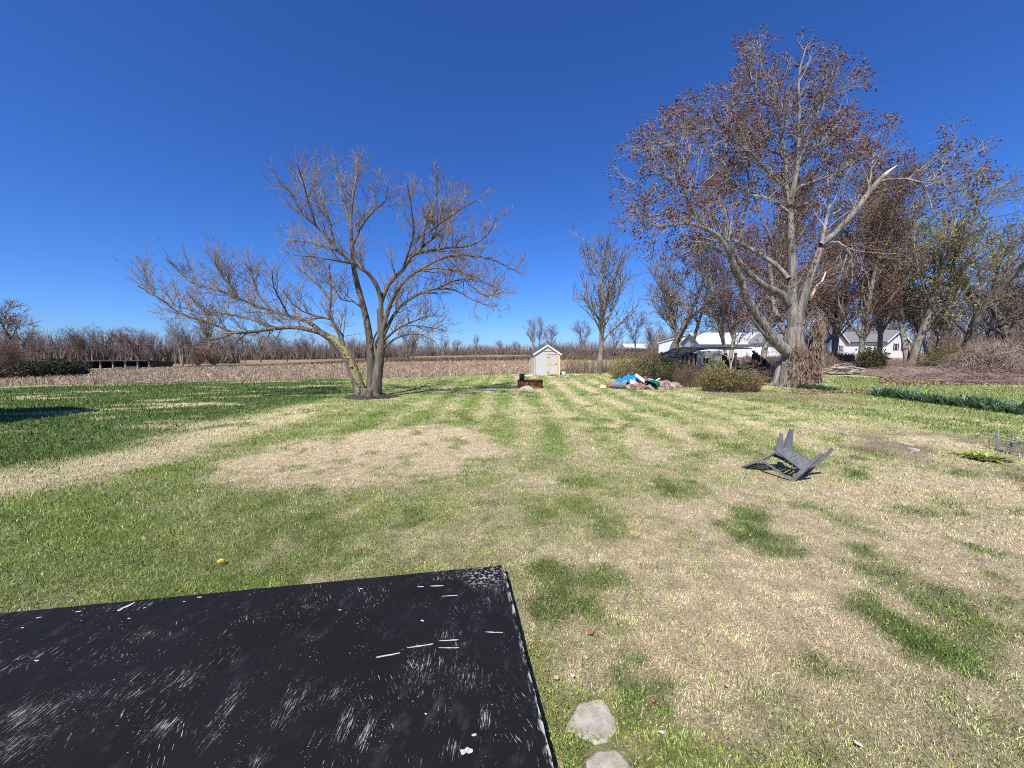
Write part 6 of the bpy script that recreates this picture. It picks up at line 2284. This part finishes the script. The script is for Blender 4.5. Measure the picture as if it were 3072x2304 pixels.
# ------------------------------------------------------------------ branch pile
pile_y = 33.2
r9 = random.Random(33)
pmats = [rough_mat('pile_wood_pale', (.26, .22, .185), (.46, .405, .35), scale=3, rough=.95, bump=.5, bump_scale=20, stretch=(1, 1, .4)), rough_mat('pile_wood_grey', (.16, .135, .115), (.32, .275, .235), scale=3, rough=.95, bump=.5, bump_scale=20, stretch=(1, 1, .4))]
for k in range(46):
    lvl = r9.random()
    u = r9.uniform(2480, 2590)
    y = pile_y + r9.uniform(-.7, .9)
    x = at_depth(u, y)
    zb = tz(x, y) + .10 + 1.05 * lvl * max(0.1, 1 - abs(u - 2535) / 75)
    L = r9.uniform(1.3, 3.4) * (1 - .3 * lvl)
    az = r9.gauss(0, .28)
    dz = r9.gauss(0, .10)
    pts = []
    for i in range(5):
        t_ = i / 4 - .5
        pts.append((math.cos(az) * L * t_ + r9.gauss(0, .03), math.sin(az) * L * t_ + r9.gauss(0, .04), max(-zb + tz(x, y) + .03, dz * L * t_ + .10 * math.sin((t_ + .5) * 3.1) * r9.uniform(-.5, .5) * L)))
    r0 = r9.uniform(.03, .085)
    q, rr_ = resample(pts, [r0, r0 * .95, r0 * .85, r0 * .7, r0 * .5], .3)
    m = MB().tube(q, rr_, 6)
    o = m.build('cut_branch', pmats[k % 2], loc=(x, y, zb), smooth=True)
    tag(o, ('pale' if k % 2 == 0 else 'grey') + ' cut branch lying in the brush pile before the budded trunk', 'branch', ('pale' if k % 2 == 0 else 'grey') + ' branches of the brush pile')

# ------------------------------------------------------------------ daffodils
daff = attr_mat('daffodil_leaf', rough=.5, trans=.25, spec=.35)
petal = rough_mat('daffodil_petal', (.80, .62, .03), (.85, .72, .08), scale=9, rough=.6, bump=0)


def daffodil(label, x, y, rad, h, n, seed, flowers=0, group=None, tint=(1, 1, 1), name='daffodil_clump', cat='daffodils'):
    rn = np.random.RandomState(seed)
    root = empty(name, (x, y, tz(x, y)))
    tag(root, label, cat, group)
    a_ = rn.rand(n) * 6.283
    q = np.sqrt(rn.rand(n))
    bx, by = rad * .6 * q * np.cos(a_), rad * .6 * q * np.sin(a_)
    az = a_ + rn.randn(n) * .5
    out = rad * (.25 + .8 * rn.rand(n)) * (.35 + .65 * q)
    H_ = h * (.65 + .4 * rn.rand(n)) * (1 - .25 * q)
    w_ = .016 + .018 * rn.rand(n)
    s_ = az + math.pi / 2
    sv = np.stack([np.cos(s_), np.sin(s_), 0 * s_], -1) * w_[:, None]
    pts = []
    for t_ in (0, .4, .75, 1.0):
        fall = np.where(rn.rand(n) < .35, .35, .0) * max(0, t_ - .6) * 2.0
        pts.append(np.stack([bx + np.cos(az) * out * t_ ** 1.8, by + np.sin(az) * out * t_ ** 1.8, H_ * (t_ - fall) - .02], -1))
    V = np.stack([pts[0] - sv, pts[0] + sv, pts[1] - sv, pts[1] + sv, pts[2] - sv * .85, pts[2] + sv * .85, pts[3]], 1).reshape(-1, 3)
    k = np.arange(n)[:, None] * 7
    F4 = np.concatenate([k + np.array([[0, 1, 3, 2]]), k + np.array([[2, 3, 5, 4]])])
    F3 = k + np.array([[4, 5, 6]])
    t_ = rn.rand(n)[:, None]
    c = np.array([.055, .125, .05]) * (1 - t_) + np.array([.30, .43, .25]) * t_ ** 1.5
    c = c * np.array(tint) * rn.uniform(.8, 1.2)
    dry = rn.rand(n) < .07
    c[dry] = np.array([.36, .30, .16])
    link('leaves', np_mesh('leaves', V, [F4, F3], daff, col=np.repeat(c, 7, axis=0)), root)
    for f in range(flowers):
        ff = random.Random(seed * 7 + f)
        fx, fy, fz = ff.uniform(-.5, .5) * rad, -rad * ff.uniform(.2, .9), h * ff.uniform(.5, .95)
        m = MB()
        for p_ in range(6):
            t2 = p_ * math.pi / 3
            m.add([(0, 0, 0), (.055 * math.cos(t2 - .35), -.01, .055 * math.sin(t2 - .35)), (.085 * math.cos(t2), -.015, .085 * math.sin(t2)), (.055 * math.cos(t2 + .35), -.01, .055 * math.sin(t2 + .35))], [(0, 1, 2, 3)])
        m.tube([(0, 0, 0), (0, -.035, 0), (0, -.05, 0)], [.022, .026, .034], 8, cap=False)
        o_ = m.build('flower', petal, root, loc=(fx, fy, fz))
        o_.rotation_euler = (R(ff.uniform(-20, 30)), 0, R(ff.uniform(-40, 40)))
        MB().tube([(fx * .5, fy * .5, 0), (fx, fy + .01, fz - .01)], [.006, .005], 5).build('flower_stalk', petal if False else leaf_stalk, root)
    return root


leaf_stalk = rough_mat('flower_stalk', (.06, .13, .03), (.10, .19, .05), scale=5, bump=0)
b0, b1 = G(2640, 1188), G(3072, 1243)
rd = random.Random(6)
nC = 15
for k in range(nC):
    t_ = k / (nC - 1) * 1.12
    p_ = b0.lerp(b1, 1 - (1 - t_) if t_ < 1 else 1.0) if t_ <= 1 else b1 + (b1 - b0) * (t_ - 1)
    x_, y_ = p_.x + rd.uniform(-.2, .2), p_.y + rd.uniform(-.12, .12)
    fl = {0: 1, 4: 1, 12: 1, 14: 1}.get(k, 0)
    if fl:
        lab, gp = {0: 'daffodil clump with one bloom at the maple end of the flower row', 4: 'daffodil clump with an orange yellow bloom inside the flower row', 12: 'daffodil clump with a low pale yellow bloom in the row', 14: 'daffodil clump with a yellow bloom at the house end of the row'}[k], 'daffodil clumps of the flower row'
    else:
        lab, gp = 'flowerless clump of blue green daffodil leaves in the long row', 'daffodil clumps of the flower row'
    daffodil(lab, x_, y_, rd.uniform(.36, .54), rd.uniform(.44, .70), 120, 100 + k, fl, gp)
    if k in (5, 9, 11):
        daffodil('flowerless clump of blue green daffodil leaves in the long row', x_ + .42, y_ + .15, .4, .42, 150, 200 + k, 0, 'daffodil clumps of the flower row')
for (u, v, r_, h_, sd, lab) in ((2415, 1160, .42, .42, 301, 'daffodil leaf clump growing against the maple roots'), (2450, 1163, .5, .44, 302, 'widest daffodil leaf clump beside the maple'), (2485, 1166, .38, .34, 303, 'daffodil leaf clump of the maple group facing the flower row')):
    p_ = G(u, v + 6)
    daffodil(lab, p_.x, p_.y, r_ * 1.1, h_, 210, sd)
p_ = G(2975, 1372)
daffodil('grassy green tuft beside the wire garden fence', p_.x - .3, p_.y - .1, .34, .15, 240, 310, tint=(2.2, 1.5, .8), name='grass_tuft', cat='grass tuft')

# ------------------------------------------------------------------ wire garden fence
fa, fb = G(2985, 1350), G(3120, 1385)
wf = empty('wire_garden_fence', (fa.x, fa.y, 0))
tag(wf, 'low leaning wire garden fence with thin wooden stakes', 'fence')
wire_mat = rough_mat('fence_wire', (.20, .19, .19), (.36, .35, .35), scale=5, rough=.6, bump=0)
dv = (fb - fa)
dv.z = 0
for k in range(4):
    t_ = k * .32 + .06
    p_ = dv * t_
    MB().bar(p_ + Vector((0, 0, -.08)), p_ + Vector((.015 * (k - 1), .02, .46 - .03 * k)), .026, .026, up=(0, 1, 0)).build('stake', old_wood, wf)
for z0, z1 in ((.30, .27), (.34, .30), (.03, .02)):
    MB().tube([Vector((-.28 if z0 > .2 else 0, .0, z0 + (.05 if z0 > .3 else 0))), dv * .5 + Vector((0, 0, (z0 + z1) / 2 - .02)), dv * 1.1 + Vector((0, 0, z1))], [.011, .011, .011], 6).build('rail', old_wood, wf)
for k in range(26):
    t_ = k / 25 * 1.05
    MB().tube([dv * t_ + Vector((0, 0, .01)), dv * t_ + Vector((.01, 0, .31))], [.0025, .0025], 4).build('wire', wire_mat, wf)
for k in range(4):
    MB().tube([Vector((0, 0, .07 + k * .06)), dv * 1.05 + Vector((0, 0, .06 + k * .058))], [.0025, .0025], 4).build('wire', wire_mat, wf)

# ------------------------------------------------------------------ small things on the grass
leafm = [rough_mat('dead_leaf_%s' % n_, c1, c2, scale=20, rough=.8, bump=.3) for n_, c1, c2 in (('rust', (.20, .085, .045), (.32, .15, .08)), ('tan', (.42, .28, .16), (.55, .40, .25)), ('pale', (.55, .47, .36), (.66, .60, .48)))]
leaf_names = ('rust brown', 'tan', 'pale')


def dead_leaf(u, v, size, mi, seed, lab):
    r_ = random.Random(seed)
    p_ = G(u, v)
    m = MB()
    n_ = 14
    vs = [(0, 0, .012)]
    for k in range(n_):
        a_ = k * 2 * math.pi / n_
        rr_ = size * (.55 + .45 * abs(math.cos(a_ * 2.5))) * r_.uniform(.8, 1.1)
        vs.append((rr_ * math.cos(a_), rr_ * .7 * math.sin(a_), .006 + .35 * rr_ * r_.random()))
    m.add(vs, [(0, k + 1, (k + 1) % n_ + 1) for k in range(n_)])
    o = m.build('dead_leaf', leafm[mi], loc=(p_.x, p_.y, tz(p_.x, p_.y) + .03))
    o.rotation_euler = (r_.uniform(-.25, .25), r_.uniform(-.25, .25), r_.uniform(0, 6))
    s_ = o.modifiers.new('thick', 'SOLIDIFY')
    s_.thickness = .0015
    tag(o, lab, 'leaf')


for k, (u, v, s_, mi, lab) in enumerate(((1770, 1908, .040, 0, 'curled rust brown leaf on the turf beside the landing'), (1757, 1986, .026, 1, 'small tan leaf between the rust leaf and the stepping stone'), (1718, 2042, .026, 2, 'pale leaf just above the pale stepping stone'), (1668, 2048, .026, 1, 'tan leaf against the landing edge'), (1960, 2118, .030, 0, 'rust brown leaf beside the stepping stone pair'), (2182, 2072, .026, 1, 'tan leaf out on the straw coloured turf'), (1985, 2215, .025, 2, 'pale scrap of leaf beyond the greyer stepping stone'), (2575, 2252, .028, 2, 'pale leaf near the green tufts in the straw turf'))):
    dead_leaf(u, v, s_ * .8, mi, 400 + k, lab)
# dandelion
p_ = G(663, 1697)
dn = empty('dandelion', (p_.x, p_.y, tz(p_.x, p_.y)))
tag(dn, 'single yellow dandelion blooming in the turf beside the landing', 'dandelion')
m = MB()
for ly in range(3):
    for k in range(14):
        a_ = k * 2 * math.pi / 14 + ly * .2
        r_ = .028 - ly * .007
        m.add([(0, 0, .05 + ly * .004), (r_ * math.cos(a_ - .16), r_ * math.sin(a_ - .16), .052 + ly * .006), (r_ * 1.1 * math.cos(a_), r_ * 1.1 * math.sin(a_), .053 + ly * .006), (r_ * math.cos(a_ + .16), r_ * math.sin(a_ + .16), .052 + ly * .006)], [(0, 1, 2, 3)])
m.build('flower', petal, dn)
MB().tube([(0, 0, 0), (0, 0, .052)], [.003, .003], 5).build('stalk', leaf_stalk, dn)
# pale stones and wood chips scattered in the worn soil
wr = rough_mat('pale_pebble', (.36, .32, .27), (.52, .48, .42), scale=9, rough=.9)
for k, (u, v, s_, lab) in enumerate(((2727, 1336, .10, 'flat whitish stone in the worn soil'), (2740, 1352, .12, 'longer whitish stone in the worn soil'), (2832, 1327, .07, 'small whitish stone near the grassy mound'), (2868, 1340, .06, 'tiny whitish stone near the wire fence'), (1170, 1434, .05, 'small grey stone lying in the bare tan patch'))):
    p_ = G(u, v)
    o = link('pale_stone', chunk_mesh(r8, (s_ * 1.6, s_, s_ * .5), 'pale_stone', wr), loc=(p_.x, p_.y, tz(p_.x, p_.y) + s_ * .2))
    o.rotation_euler = (0, .1, r8.uniform(0, 3))
    tag(o, lab, 'stone')
